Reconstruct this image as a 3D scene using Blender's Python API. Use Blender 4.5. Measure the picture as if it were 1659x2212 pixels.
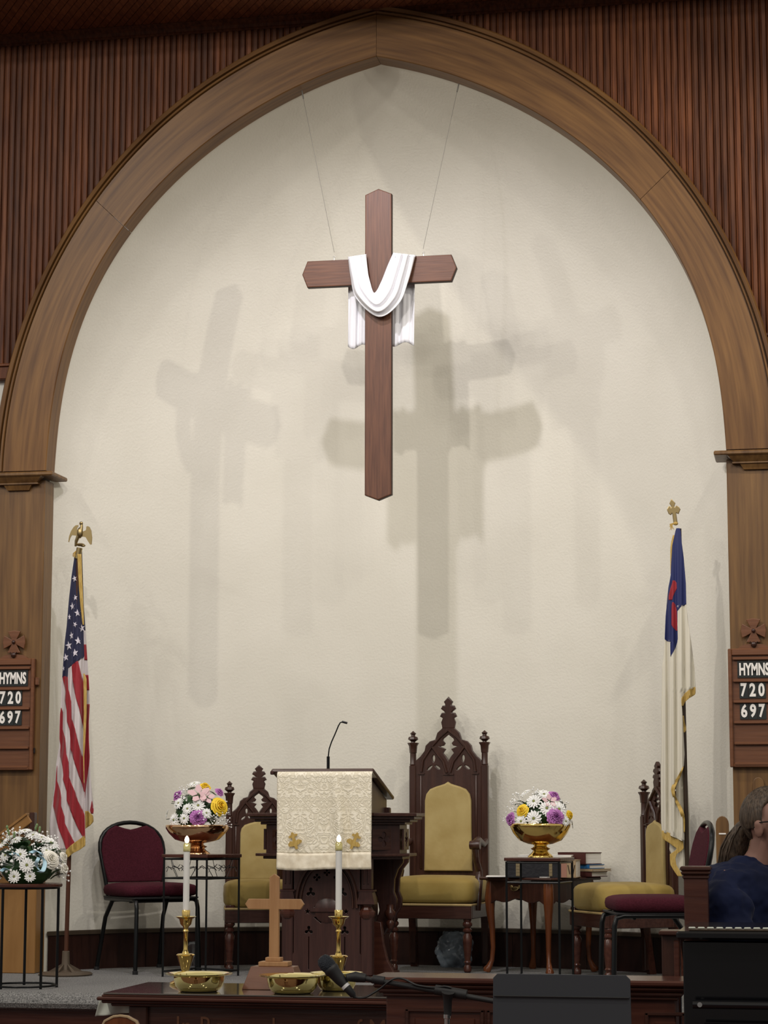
import bpy, bmesh, math, random
import numpy as np
from mathutils import Vector, Matrix
random.seed(7)
PI = math.pi
for o in list(bpy.data.objects): bpy.data.objects.remove(o)
C = bpy.context.scene.collection
scene = bpy.context.scene

# ------------------------------------------------------------------ camera
IW, IH, FPX = 1659.0, 2212.0, 4800.0
CD, CX, CZ, YAW, PITCH, ROLL = 12.0221, 2.362, 0.8334, 0.1903, 0.1390, 0.0006
FW = Vector((-math.sin(YAW)*math.cos(PITCH), math.cos(YAW)*math.cos(PITCH), math.sin(PITCH)))
R0 = Vector((math.cos(YAW), math.sin(YAW), 0)); U0 = R0.cross(FW)
RV = R0*math.cos(ROLL)+U0*math.sin(ROLL); UV = U0*math.cos(ROLL)-R0*math.sin(ROLL)
CL = Vector((CX, -CD, CZ))
cam_d = bpy.data.cameras.new('camera'); cam = bpy.data.objects.new('camera', cam_d); C.objects.link(cam)
cam_d.sensor_fit = 'HORIZONTAL'; cam_d.sensor_width = 36; cam_d.lens = 36*FPX/IW; cam_d.clip_end = 200
cam.matrix_world = Matrix((( RV.x, UV.x, -FW.x, CL.x), (RV.y, UV.y, -FW.y, CL.y), (RV.z, UV.z, -FW.z, CL.z), (0, 0, 0, 1)))
scene.camera = cam

# ------------------------------------------------------------------ exposure, world, lamps
vs = scene.view_settings; vs.view_transform = 'Standard'; vs.look = 'None'; vs.gamma = 1; vs.use_curve_mapping = False
vs.exposure = 0.62
w = bpy.data.worlds.new('nave_light'); scene.world = w; w.use_nodes = True
nt = w.node_tree; nt.nodes.clear()
wo = nt.nodes.new('ShaderNodeOutputWorld'); bg = nt.nodes.new('ShaderNodeBackground')
tc = nt.nodes.new('ShaderNodeTexCoord'); sx = nt.nodes.new('ShaderNodeSeparateXYZ'); rp = nt.nodes.new('ShaderNodeValToRGB')
mp = nt.nodes.new('ShaderNodeMath'); mp.operation = 'MULTIPLY_ADD'; mp.inputs[1].default_value = .5; mp.inputs[2].default_value = .5
nt.links.new(tc.outputs['Generated'], sx.inputs[0]); nt.links.new(sx.outputs['Z'], mp.inputs[0]); nt.links.new(mp.outputs[0], rp.inputs[0])
e = rp.color_ramp.elements; e[0].position = .42; e[0].color = (.10, .085, .07, 1); e[1].position = 1.0; e[1].color = (.34, .30, .25, 1)
for p_, c_ in ((.5, (.20, .19, .18, 1)), (.62, (.55, .53, .50, 1)), (.80, (.52, .49, .44, 1))):
    q = e.new(p_); q.color = c_
nt.links.new(rp.outputs[0], bg.inputs[0]); bg.inputs[1].default_value = 0.56; nt.links.new(bg.outputs[0], wo.inputs[0])
def lamp(name, loc, energy, color, radius, target=(0, .6, 2.6), cone=None):
    l = bpy.data.lights.new(name, 'SPOT' if cone else 'POINT'); l.energy = energy; l.color = color; l.shadow_soft_size = radius
    o = bpy.data.objects.new(name, l); C.objects.link(o); o.location = loc
    if cone:
        l.spot_size = math.radians(cone); l.spot_blend = .6
        o.rotation_euler = (Vector(target)-Vector(loc)).to_track_quat('-Z', 'Y').to_euler()
    return o
lamp('ceiling_lamp_right', (3.28, -2.08, 5.5), 130, (1, .93, .80), .035, (-.7, .9, 1.5), 74)
lamp('ceiling_lamp_middle', (-.47, -4.5, 5.37), 170, (1, .93, .86), .05, (.3, 1.1, 1.5), 62)
lamp('ceiling_lamp_near', (-.23, -1.83, 5.33), 112, (.97, .93, 1.0), .04, (.1, .9, 1.6), 90)
lamp('ceiling_lamp_left', (-5.2, -4.2, 5.2), 110, (1, .95, .88), .08, (.8, 1.0, 1.6), 60)
for i_ in range(4):
    for sx_ in (-3.4, 3.8): lamp('nave_lamp', (sx_, -5.5-2.4*i_, 6.2), 135, (1, .94, .85), .09)

# ------------------------------------------------------------------ helpers
def at(px, py, y):
    d = FW + RV*((px-IW/2)/FPX) - UV*((py-IH/2)/FPX)
    return CL + d*((y-CL.y)/d.y)
def atz(px, py, z):
    d = FW + RV*((px-IW/2)/FPX) - UV*((py-IH/2)/FPX)
    return CL + d*((z-CL.z)/d.z)
def V(*a): return Vector(a)

class MB:
    def __init__(s): s.v = []; s.f = []; s.m = []; s.mi = 0; s.uv = {}
    def add(s, vs, fs):
        n = len(s.v); s.v += [tuple(v) for v in vs]; s.f += [tuple(i+n for i in f) for f in fs]; s.m += [s.mi]*len(fs); return s
    def box(s, c, d, bev=0, rot=None):
        x, y, z = d[0]/2, d[1]/2, d[2]/2
        b = min(bev, x*.9, y*.9, z*.9)
        if b <= 0:
            vs = [V(sx_*x, sy_*y, sz_*z) for sx_ in (-1, 1) for sy_ in (-1, 1) for sz_ in (-1, 1)]
            fs = [(0, 1, 3, 2), (4, 6, 7, 5), (0, 4, 5, 1), (2, 3, 7, 6), (0, 2, 6, 4), (1, 5, 7, 3)]
        else:
            vs = []; idx = {}
            for sx_ in (-1, 1):
                for sy_ in (-1, 1):
                    for sz_ in (-1, 1):
                        k = (sx_, sy_, sz_)
                        for ax in range(3):
                            p = [sx_*x, sy_*y, sz_*z]
                            for a2 in range(3):
                                if a2 != ax: p[a2] -= k[a2]*b
                            idx[k+(ax,)] = len(vs); vs.append(V(*p))
            fs = []
            S = (-1, 1)
            for ax in range(3):
                a1, a2 = (ax+1) % 3, (ax+2) % 3
                for sg in S:
                    q = []
                    for (u, v_) in ((-1, -1), (1, -1), (1, 1), (-1, 1)):
                        k = [0, 0, 0]; k[ax] = sg; k[a1] = u; k[a2] = v_; q.append(idx[tuple(k)+(ax,)])
                    fs.append(tuple(q if sg > 0 else q[::-1]))
                for u in S:
                    for v_ in S:
                        k0 = [0, 0, 0]; k0[a1] = u; k0[a2] = v_
                        ka = list(k0); ka[ax] = -1; kb = list(k0); kb[ax] = 1
                        q = [idx[tuple(ka)+(a1,)], idx[tuple(kb)+(a1,)], idx[tuple(kb)+(a2,)], idx[tuple(ka)+(a2,)]]
                        fs.append(tuple(q if u*v_ < 0 else q[::-1]))
            for k in [(a, b_, c_) for a in S for b_ in S for c_ in S]:
                q = [idx[k+(0,)], idx[k+(1,)], idx[k+(2,)]]
                fs.append(tuple(q if k[0]*k[1]*k[2] > 0 else q[::-1]))
        c = V(*c)
        if rot is not None:
            M = rot if isinstance(rot, Matrix) else Matrix.Rotation(rot, 3, 'Z')
            vs = [M @ v for v in vs]
        return s.add([v+c for v in vs], fs)
    def prism(s, poly, y0, y1):   # polygon in x,z extruded along y
        n = len(poly); vs = [V(p[0], y0, p[1]) for p in poly]+[V(p[0], y1, p[1]) for p in poly]
        fs = [tuple(range(n)), tuple(range(2*n-1, n-1, -1))]+[(i, i+n, (i+1) % n+n, (i+1) % n) for i in range(n)]
        return s.add(vs, fs)
    def prismz(s, poly, z0, z1):
        n = len(poly); vs = [V(p[0], p[1], z0) for p in poly]+[V(p[0], p[1], z1) for p in poly]
        fs = [tuple(range(n-1, -1, -1)), tuple(range(n, 2*n))]+[(i, (i+1) % n, (i+1) % n+n, i+n) for i in range(n)]
        return s.add(vs, fs)
    def lathe(s, prof, c=(0, 0, 0), seg=20, sx=1, sy=1, M=None, rot=0):
        vs = []; fs = []; c = V(*c); n = len(prof)
        for r, z in prof:
            for k in range(seg):
                a = 2*PI*k/seg+rot; v = V(r*math.cos(a)*sx, r*math.sin(a)*sy, z)
                vs.append((M @ v if M else v)+c)
        for i in range(n-1):
            for k in range(seg):
                k2 = (k+1) % seg
                fs.append((i*seg+k, i*seg+k2, (i+1)*seg+k2, (i+1)*seg+k))
        fs.append(tuple(range(seg-1, -1, -1))); fs.append(tuple(range((n-1)*seg, n*seg)))
        return s.add(vs, fs)
    def tube(s, pts, r, seg=8, closed=False, flat=None):
        pts = [Vector(p) for p in pts]; n = len(pts)
        rs = r if isinstance(r, (list, tuple)) else [r]*n
        vs = []; fs = []; up = None
        for i, p in enumerate(pts):
            if closed: t = pts[(i+1) % n]-pts[i-1]
            else: t = pts[min(i+1, n-1)]-pts[max(i-1, 0)]
            t.normalize()
            if up is None:
                up = V(0, 0, 1) if abs(t.z) < .9 else V(0, 1, 0)
            b = t.cross(up)
            if b.length < 1e-4: b = t.cross(V(1, 0, 0))
            b.normalize(); up = b.cross(t); up.normalize()
            for k in range(seg):
                a = 2*PI*k/seg
                vs.append(p+(b*math.cos(a)+up*math.sin(a)*(flat or 1))*rs[i])
        m = n if closed else n-1
        for i in range(m):
            j = (i+1) % n
            for k in range(seg):
                k2 = (k+1) % seg
                fs.append((i*seg+k, i*seg+k2, j*seg+k2, j*seg+k))
        if not closed:
            fs.append(tuple(range(seg-1, -1, -1))); fs.append(tuple(range((n-1)*seg, n*seg)))
        return s.add(vs, fs)
    def sq(s, c, r, e1=1, e2=1, nu=20, nv=12, M=None):   # superellipsoid
        c = V(*c); vs = []; fs = []
        def p(a, e): return math.copysign(abs(a)**e, a)
        for i in range(nv+1):
            th = -PI/2+PI*i/nv
            for k in range(nu):
                ph = 2*PI*k/nu
                v = V(r[0]*p(math.cos(th), e1)*p(math.cos(ph), e2), r[1]*p(math.cos(th), e1)*p(math.sin(ph), e2), r[2]*p(math.sin(th), e1))
                vs.append((M @ v if M else v)+c)
        for i in range(nv):
            for k in range(nu):
                k2 = (k+1) % nu
                fs.append((i*nu+k, i*nu+k2, (i+1)*nu+k2, (i+1)*nu+k))
        return s.add(vs, fs)
    def grid(s, fn, nu, nv, closed=False):
        vs = [fn(i/nu, j/nv) for j in range(nv+1) for i in range(nu+1)]
        n0 = len(s.v)
        fs = [(j*(nu+1)+i, j*(nu+1)+i+1, (j+1)*(nu+1)+i+1, (j+1)*(nu+1)+i) for j in range(nv) for i in range(nu)]
        for j in range(nv+1):
            for i in range(nu+1): s.uv[n0+j*(nu+1)+i] = (i/nu, j/nv)
        return s.add(vs, fs)
    def build(s, name, mat, parent=None, smooth=None, solid=0, label=None, weld=False, bevel=0):
        me = bpy.data.meshes.new(name); me.from_pydata(s.v, [], s.f)
        mats = mat if isinstance(mat, (list, tuple)) else [mat]
        for m_ in mats: me.materials.append(m_)
        for p, k in zip(me.polygons, s.m): p.material_index = k
        if s.uv:
            ul = me.uv_layers.new(name='UVMap')
            for lo in me.loops: ul.data[lo.index].uv = s.uv.get(lo.vertex_index, (0, 0))
        bm = bmesh.new(); bm.from_mesh(me)
        if weld: bmesh.ops.remove_doubles(bm, verts=bm.verts, dist=1e-5)
        if not s.uv or solid == 0: bmesh.ops.recalc_face_normals(bm, faces=bm.faces)
        bm.to_mesh(me); bm.free()
        if smooth: smooth_by_angle(me, smooth)
        o = bpy.data.objects.new(name, me); C.objects.link(o)
        if parent: o.parent = parent
        if solid: mo = o.modifiers.new('solid', 'SOLIDIFY'); mo.thickness = solid; mo.offset = 0
        if bevel: mo = o.modifiers.new('bevel', 'BEVEL'); mo.width = bevel; mo.segments = 2; mo.limit_method = 'ANGLE'
        if label: o['label'] = label
        return o
def smooth_by_angle(me, deg):
    me.polygons.foreach_set('use_smooth', [True]*len(me.polygons))
    if deg < 180:
        bm = bmesh.new(); bm.from_mesh(me); lim = math.radians(deg)
        for ed in bm.edges:
            ed.smooth = not (len(ed.link_faces) == 2 and ed.calc_face_angle(0) > lim)
        bm.to_mesh(me); bm.free()
def tag(o, label=None, cat=None, group=None, kind=None):
    if label: o['label'] = label
    if cat: o['category'] = cat
    if group: o['group'] = group
    if kind: o['kind'] = kind
    return o
def thing(name, label, cat, loc=(0, 0, 0), rz=0, group=None):
    o = bpy.data.objects.new(name, None); C.objects.link(o); o.location = loc; o.rotation_euler = (0, 0, rz); o.empty_display_size = .1
    return tag(o, label, cat, group)
def struct(o): o['kind'] = 'structure'; return o
def cutout(outer, holes, th, bev=0.0, res=1):     # flat plate in xz with holes, thickness th along y, centred on y=0
    cu = bpy.data.curves.new('tmp', 'CURVE'); cu.dimensions = '2D'; cu.fill_mode = 'BOTH'; cu.extrude = th/2-bev; cu.bevel_depth = bev; cu.bevel_resolution = res
    for pl in [outer]+list(holes):
        sp = cu.splines.new('POLY'); sp.points.add(len(pl)-1); sp.use_cyclic_u = True
        for p, q in zip(sp.points, pl): p.co = (q[0], q[1], 0, 1)
    ob = bpy.data.objects.new('tmp', cu); me = bpy.data.meshes.new_from_object(ob)
    me.transform(Matrix(((1, 0, 0, 0), (0, 0, -1, 0), (0, 1, 0, 0), (0, 0, 0, 1))))
    bpy.data.objects.remove(ob); bpy.data.curves.remove(cu); me.materials.clear()
    return me
def plate(name, outer, holes, th, mat, parent=None, loc=(0, 0, 0), bev=0.0, rz=0, label=None, rot=None):
    me = cutout(outer, holes, th, bev); me.name = name; me.materials.append(mat)
    if bev: smooth_by_angle(me, 35)
    o = bpy.data.objects.new(name, me); C.objects.link(o); o.location = loc
    o.rotation_euler = rot or (0, 0, rz)
    if parent: o.parent = parent
    if label: o['label'] = label
    return o
def text(name, s, mat, parent, loc, h, w=None, th=.002, bold=.02, rz=0):   # flat lettering standing in the xz plane, facing -y
    cu = bpy.data.curves.new('tmp', 'FONT'); cu.body = s; cu.size = 1; cu.offset = bold; cu.extrude = .01; cu.align_x = 'CENTER'; cu.resolution_u = 3
    ob = bpy.data.objects.new('tmp', cu); me = bpy.data.meshes.new_from_object(ob); bpy.data.objects.remove(ob); bpy.data.curves.remove(cu)
    xs = [v.co.x for v in me.vertices]; ys = [v.co.y for v in me.vertices]
    x0, x1, y0, y1 = min(xs), max(xs), min(ys), max(ys); k = h/(y1-y0); kx = (w/(x1-x0)) if w else k
    for v in me.vertices:
        x, y, z = v.co; v.co = ((x-(x0+x1)/2)*kx, -th*(1 if z > 0 else 0), (y-(y0+y1)/2)*k)
    me.materials.clear(); me.materials.append(mat); me.name = name
    o = bpy.data.objects.new(name, me); C.objects.link(o); o.parent = parent; o.location = loc; o.rotation_euler = (0, 0, rz)
    return o
def interp(pts, t):
    if t <= pts[0][0]: return pts[0][1]
    for a, b in zip(pts, pts[1:]):
        if t <= b[0]: return a[1]+(b[1]-a[1])*(t-a[0])/(b[0]-a[0])
    return pts[-1][1]
def mirror(half):     # half outline (x>=0 side, bottom to top) -> closed outline
    return [(x, z) for x, z in half]+[(-x, z) for x, z in half[::-1] if x > 1e-6]

# ------------------------------------------------------------------ materials
def mat(name, col, rough=.5, metal=0, col2=None, nscale=8, stretch=(1, 1, 1), bump=0, bscale=None, spec=.5, coord='Object', emit=None, estr=0, trans=0, sheen=0, coat=0, det=4, lo=.35, hi=.65, rnd=0, alpha=None, ior=1.45):
    m = bpy.data.materials.new(name); m.use_nodes = True; n = m.node_tree; b = n.nodes['Principled BSDF']
    b.inputs['Base Color'].default_value = (*col, 1); b.inputs['Roughness'].default_value = rough; b.inputs['Metallic'].default_value = metal
    b.inputs['Specular IOR Level'].default_value = spec; b.inputs['IOR'].default_value = ior
    if trans: b.inputs['Transmission Weight'].default_value = trans
    if sheen: b.inputs['Sheen Weight'].default_value = sheen; b.inputs['Sheen Roughness'].default_value = .4
    if coat: b.inputs['Coat Weight'].default_value = coat; b.inputs['Coat Roughness'].default_value = .1
    if emit: b.inputs['Emission Color'].default_value = (*emit, 1); b.inputs['Emission Strength'].default_value = estr
    if alpha is not None: b.inputs['Alpha'].default_value = alpha
    if col2 or bump:
        t = n.nodes.new('ShaderNodeTexCoord'); mg = n.nodes.new('ShaderNodeMapping'); mg.inputs['Scale'].default_value = stretch
        n.links.new(t.outputs[coord], mg.inputs[0])
        src = mg.outputs[0]
        if rnd:
            oi = n.nodes.new('ShaderNodeObjectInfo'); cb = n.nodes.new('ShaderNodeVectorMath'); cb.operation = 'ADD'
            sc = n.nodes.new('ShaderNodeMath'); sc.operation = 'MULTIPLY'; sc.inputs[1].default_value = 37.0
            n.links.new(oi.outputs['Random'], sc.inputs[0]); n.links.new(sc.outputs[0], cb.inputs[1]); n.links.new(src, cb.inputs[0]); src = cb.outputs[0]
        ns = n.nodes.new('ShaderNodeTexNoise'); ns.inputs['Scale'].default_value = nscale; ns.inputs['Detail'].default_value = det; n.links.new(src, ns.inputs['Vector'])
        if col2:
            r = n.nodes.new('ShaderNodeValToRGB'); r.color_ramp.elements[0].position = lo; r.color_ramp.elements[1].position = hi
            r.color_ramp.elements[0].color = (*col, 1); r.color_ramp.elements[1].color = (*col2, 1)
            n.links.new(ns.outputs[0], r.inputs[0]); out = r.outputs[0]
            if rnd:
                hs = n.nodes.new('ShaderNodeHueSaturation'); m1 = n.nodes.new('ShaderNodeMapRange'); m1.inputs[3].default_value = 1-rnd; m1.inputs[4].default_value = 1+rnd
                n.links.new(oi.outputs['Random'], m1.inputs[0]); n.links.new(m1.outputs[0], hs.inputs['Value']); n.links.new(out, hs.inputs['Color']); out = hs.outputs[0]
            n.links.new(out, b.inputs['Base Color'])
        if bump:
            s2 = ns
            if bscale:
                s2 = n.nodes.new('ShaderNodeTexNoise'); s2.inputs['Scale'].default_value = bscale; s2.inputs['Detail'].default_value = 3; n.links.new(src, s2.inputs['Vector'])
            bp = n.nodes.new('ShaderNodeBump'); bp.inputs['Strength'].default_value = bump; bp.inputs['Distance'].default_value = .01
            n.links.new(s2.outputs[0], bp.inputs['Height']); n.links.new(bp.outputs[0], b.inputs['Normal'])
    return m
def wood(name, c1, c2, rough=.4, axis='Z', sc=6, rnd=0, bump=.08, coord='Object', k=14):
    st = {'X': (1, k, k), 'Y': (k, 1, k), 'Z': (k, k, 1)}[axis]
    return mat(name, c1, rough, col2=c2, nscale=sc, stretch=st, bump=bump, coord=coord, det=6, rnd=rnd, lo=.3, hi=.7)
M = {}
M['plaster'] = mat('plaster', (.66, .635, .555), .75, col2=(.70, .675, .595), nscale=2.2, bump=.22, bscale=70, spec=.3)
M['white_wall'] = mat('white_wall', (0.6480, 0.6390, 0.5940), .7)
M['clad'] = wood('cladding_wood', (.045, .0115, .0040), (.128, .042, .0145), .5, 'Z', 4.0, rnd=.26, bump=.15)
M['clad'].node_tree.nodes['Principled BSDF'].inputs['Specular IOR Level'].default_value = .25
M['ceil'] = wood('ceiling_wood_lightened', (.095, .026, .010), (.22, .075, .030), .5, 'Y', 5.0, rnd=.2, bump=.15)  # same wood as the cladding, colour brightened to stand in for missing light
M['clad_back'] = mat('cladding_backing', (0.0200, 0.0088, 0.0056), .7)
M['arch'] = wood('arch_wood', (.090, .038, .011), (.185, .090, .027), .42, 'X', 2.2, coord='UV', k=16, rnd=.05, bump=.06)
M['arch'].node_tree.nodes['Principled BSDF'].inputs['Specular IOR Level'].default_value = .35
M['pil'] = wood('pilaster_wood', (.088, .040, .012), (.180, .092, .028), .45, 'Z', 2.0, k=18)
M['pil2'] = wood('pilaster_lower_wood', (0.2160, 0.1020, 0.0270), (0.2880, 0.1500, 0.0480), .4, 'Z', 2.0, k=9)
M['walnut'] = wood('dark_walnut', (0.0310, 0.0118, 0.0081), (0.0527, 0.0211, 0.0136), .30, 'Z', 5)
M['walnut_x'] = wood('dark_walnut_x', (0.0341, 0.0124, 0.0087), (0.0589, 0.0236, 0.0161), .26, 'X', 5)
M['pulpit'] = wood('pulpit_wood', (0.0310, 0.0118, 0.0099), (0.0527, 0.0205, 0.0161), .32, 'Z', 4)
M['recess'] = mat('recess_dark', (.012, .005, .004), .6)
M['cherry'] = wood('cherry', (0.0992, 0.0279, 0.0093), (0.1612, 0.0496, 0.0174), .22, 'Z', 4)
M['mahog'] = wood('mahogany', (0.0468, 0.0143, 0.0099), (0.0770, 0.0264, 0.0165), .25, 'X', 4)
M['base'] = wood('baseboard_wood', (0.0165, 0.0055, 0.0039), (0.0303, 0.0105, 0.0066), .35, 'Z', 3)
M['basecap'] = mat('baseboard_cap', (0.0510, 0.0360, 0.0228), .4)
M['cross'] = wood('cross_wood', (.070, .022, .009), (.130, .048, .021), .5, 'Z', 5, k=18)
M['cross_x'] = wood('cross_wood_x', (.070, .022, .009), (.130, .048, .021), .5, 'X', 5, k=18)
M['cross_side'] = mat('cross_side', (.030, .011, .006), .55)
M['lightwood'] = wood('light_wood', (0.3450, 0.1762, 0.0750), (0.4200, 0.2325, 0.1087), .5, 'Z', 4)
M['redwood'] = wood('red_wood', (0.1400, 0.0525, 0.0266), (0.1960, 0.0805, 0.0420), .35, 'X', 4, k=8)
M['board'] = wood('hymn_board_wood', (0.1140, 0.0420, 0.0168), (0.1620, 0.0630, 0.0270), .4, 'X', 4)
M['board_face'] = wood('hymn_board_face', (0.1020, 0.0372, 0.0156), (0.1410, 0.0540, 0.0228), .45, 'X', 5)
M['carpet'] = mat('carpet', (.065, .065, .065), .95, col2=(.31, .305, .295), nscale=150, bump=.6, spec=.1, det=3, lo=.3, hi=.7)
M['nave'] = mat('nave_carpet', (.10, .045, .04), .95)
M['white_cloth'] = mat('white_cloth', (.76, .76, .79), .8, bump=.12, nscale=40, sheen=.1)
M['linen'] = mat('linen', (.52, .55, .48), .85, bump=.1, nscale=30)
M['gold_velvet'] = mat('gold_velvet', (0.2736, 0.1836, 0.0360), .75, col2=(0.3600, 0.2592, 0.0684), nscale=5, sheen=.12, bump=.06, bscale=60)
M['gold_pad'] = mat('gold_pad', (0.3432, 0.2496, 0.0858), .75, col2=(0.4212, 0.3237, 0.1326), nscale=7, sheen=.12, bump=.06, bscale=60)
M['gold_pipe'] = mat('gold_piping', (0.4650, 0.3375, 0.1425), .7)
M['maroon'] = mat('maroon_fabric', (.046, .0065, .0125), .9, col2=(.066, .010, .019), nscale=120, bump=.25, spec=.2)
M['black_metal'] = mat('black_metal', (.004, .0045, .005), .28, spec=.35)
M['black_matte'] = mat('black_matte', (.012, .012, .013), .55)
M['piano'] = mat('piano_black', (.004, .004, .005), .12, spec=.6)
M['brass'] = mat('brass', (.86, .62, .20), .10, metal=1)
M['brass_bright'] = mat('bright_brass', (.90, .78, .34), .07, metal=1)
M['copper'] = mat('copper_gold', (.80, .50, .28), .09, metal=1)
M['old_gold'] = mat('old_gold', (.33, .25, .12), .35, metal=1)
M['chrome'] = mat('chrome', (.8, .8, .8), .08, metal=1)
M['silver'] = mat('silver_tape', (.6, .6, .6), .4)
M['candle'] = mat('candle_wax', (.80, .80, .78), .5)
M['flame'] = mat('flame_bulb', (1, .9, .7), .3, emit=(1, .80, .55), estr=5)
M['blue'] = mat('flag_blue', (.012, .013, .045), .7, sheen=.15)
M['royal'] = mat('flag_royal_blue', (0.0064, 0.0128, 0.0920), .6, sheen=.2)
M['red'] = mat('flag_red', (0.2640, 0.0096, 0.0176), .65, sheen=.2)
M['flagwhite'] = mat('flag_white', (0.5610, 0.5100, 0.5100), .7, sheen=.2)
M['cream'] = mat('flag_cream', (0.6120, 0.5760, 0.4770), .7, sheen=.2)
M['fringe'] = mat('gold_fringe', (0.3900, 0.2475, 0.0525), .7, col2=(0.5100, 0.3525, 0.1050), nscale=30, stretch=(6, 6, 1), bump=.5)
M['star'] = mat('star_white', (.62, .58, .64), .7)
M['pole'] = mat('pole_wood', (0.0300, 0.0168, 0.0084), .3, coat=.3)
M['pole2'] = wood('pole_wood_reddish', (0.0540, 0.0180, 0.0096), (0.0780, 0.0300, 0.0156), .3)
M['stand_base'] = mat('flag_stand_base', (0.1040, 0.0780, 0.0553), .45, metal=.3)
M['card'] = mat('black_card', (.010, .014, .014), .5)
M['letter'] = mat('white_letter', (.80, .77, .73), .5, emit=None)
M['slate'] = mat('slate_grey', (.030, .033, .040), .6)
M['page'] = mat('page_white', (.80, .78, .74), .8, bump=.3, nscale=4, stretch=(1, 1, 60))
M['paper'] = mat('paper', (.80, .78, .74), .8)
M['bookblack'] = mat('book_black', (.014, .014, .018), .45, bump=.2, nscale=60)
M['booktan'] = mat('book_tan', (.36, .26, .15), .6)
M['bookpink'] = mat('book_pink', (.34, .17, .12), .6)
M['bookblue'] = mat('book_blue', (.02, .12, .30), .5)
M['bookred'] = mat('book_dark_red', (.07, .018, .015), .5)
M['giltprint'] = mat('gilt_print', (.22, .17, .09), .5)
M['skin'] = mat('skin', (0.2310, 0.1210, 0.0908), .55, col2=(0.2585, 0.1375, 0.1045), nscale=12)
M['navy'] = mat('navy_cloth', (.0025, .005, .022), .85, col2=(.0045, .009, .038), nscale=6, sheen=.04, bump=.15, bscale=10, spec=.25)
M['hair'] = mat('hair', (0.0280, 0.0176, 0.0112), .5, col2=(0.1040, 0.0704, 0.0464), nscale=16, stretch=(9, 9, 1.2), bump=.7)
M['leaf'] = mat('leaf', (.015, .045, .014), .5, col2=(.04, .10, .03), nscale=12)
M['leaf_pale'] = mat('leaf_pale', (.16, .24, .10), .5)
M['petal'] = mat('white_petal', (.85, .85, .83), .7)
M['daisy_eye'] = mat('daisy_eye', (.22, .24, .06), .8)
M['rose_white'] = mat('white_rose', (.80, .77, .68), .6)
M['rose_yellow'] = mat('yellow_rose', (.85, .58, .03), .6)
M['carn'] = mat('purple_carnation', (.46, .17, .46), .7)
M['lily'] = mat('pink_lily', (.66, .45, .47), .6)
M['ribbon'] = mat('pale_blue_ribbon', (.42, .63, .74), .35)
M['glass'] = mat('clear_glass', (.95, .97, .97), .02, trans=1)
M['plastic'] = mat('clear_plastic', (.30, .36, .42), .12, col2=(.08, .09, .11), nscale=7, bump=.8, bscale=9)
M['wire'] = mat('steel_wire', (.16, .15, .13), .6)
M['tag'] = mat('metal_tag', (.5, .5, .48), .3, metal=1)

def brocade():
    m = bpy.data.materials.new('cream_brocade'); m.use_nodes = True; n = m.node_tree; b = n.nodes['Principled BSDF']; L = n.links
    t = n.nodes.new('ShaderNodeTexCoord'); ns = n.nodes.new('ShaderNodeTexNoise'); ns.inputs['Scale'].default_value = 21; ns.inputs['Detail'].default_value = 1.5; ns.inputs['Distortion'].default_value = 1.6
    # mirror the pattern about the cloth's middle so that it reads as woven motifs
    sp = n.nodes.new('ShaderNodeSeparateXYZ'); cb = n.nodes.new('ShaderNodeCombineXYZ'); pp = n.nodes.new('ShaderNodeMath'); pp.operation = 'PINGPONG'; pp.inputs[1].default_value = .129
    L.new(t.outputs['Object'], sp.inputs[0]); L.new(sp.outputs['X'], pp.inputs[0]); L.new(pp.outputs[0], cb.inputs[0]); L.new(sp.outputs['Z'], cb.inputs[2])
    L.new(cb.outputs[0], ns.inputs['Vector'])
    w1 = n.nodes.new('ShaderNodeMath'); w1.operation = 'MULTIPLY'; w1.inputs[1].default_value = 24
    s1 = n.nodes.new('ShaderNodeMath'); s1.operation = 'SINE'; L.new(ns.outputs[0], w1.inputs[0]); L.new(w1.outputs[0], s1.inputs[0])
    r = n.nodes.new('ShaderNodeValToRGB'); r.color_ramp.elements[0].position = .45; r.color_ramp.elements[1].position = .62
    r.color_ramp.elements[0].color = (.70, .64, .50, 1); r.color_ramp.elements[1].color = (.84, .78, .64, 1); L.new(s1.outputs[0], r.inputs[0]); L.new(r.outputs[0], b.inputs['Base Color'])
    r2 = n.nodes.new('ShaderNodeMapRange'); r2.inputs[3].default_value = .75; r2.inputs[4].default_value = .4; L.new(s1.outputs[0], r2.inputs[0]); L.new(r2.outputs[0], b.inputs['Roughness'])
    bp = n.nodes.new('ShaderNodeBump'); bp.inputs['Strength'].default_value = .35; bp.inputs['Distance'].default_value = .003; L.new(s1.outputs[0], bp.inputs['Height']); L.new(bp.outputs[0], b.inputs['Normal'])
    return m
M['brocade'] = brocade()
M['brocade_band'] = mat('brocade_band', (.66, .58, .44), .55, col2=(.84, .77, .62), nscale=25, bump=.2)

# ================================================================== STRUCTURE
ZS = 2.84
INP = [(1.935, 2.84), (1.928, 2.94), (1.912, 3.19), (1.861, 3.44), (1.82, 3.625), (1.775, 3.77), (1.68, 3.95), (1.50, 4.245), (1.42, 4.346), (1.316, 4.475), (1.22, 4.56), (.85, 4.83), (.465, 5.04), (0, 5.185)]
OUP = [(2.25, 2.84), (2.24, 3.02), (2.212, 3.25), (2.165, 3.44), (2.145, 3.576), (2.07, 3.78), (1.963, 4.015), (1.747, 4.381), (1.67, 4.505), (1.49, 4.70), (1.16, 5.0), (.9, 5.17), (.72, 5.266), (.449, 5.366), (.3, 5.42), (0, 5.49)]
def fitr(pts):
    ph = np.array([math.atan2(z-ZS, x) for x, z in pts]); r = np.array([math.hypot(x, z-ZS) for x, z in pts])
    wt = np.ones(len(pts)); wt[0] = 6; wt[-1] = 6
    return np.polyfit(ph, r, 5, w=wt)
CI, CO = fitr(INP), fitr(OUP)
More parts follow.
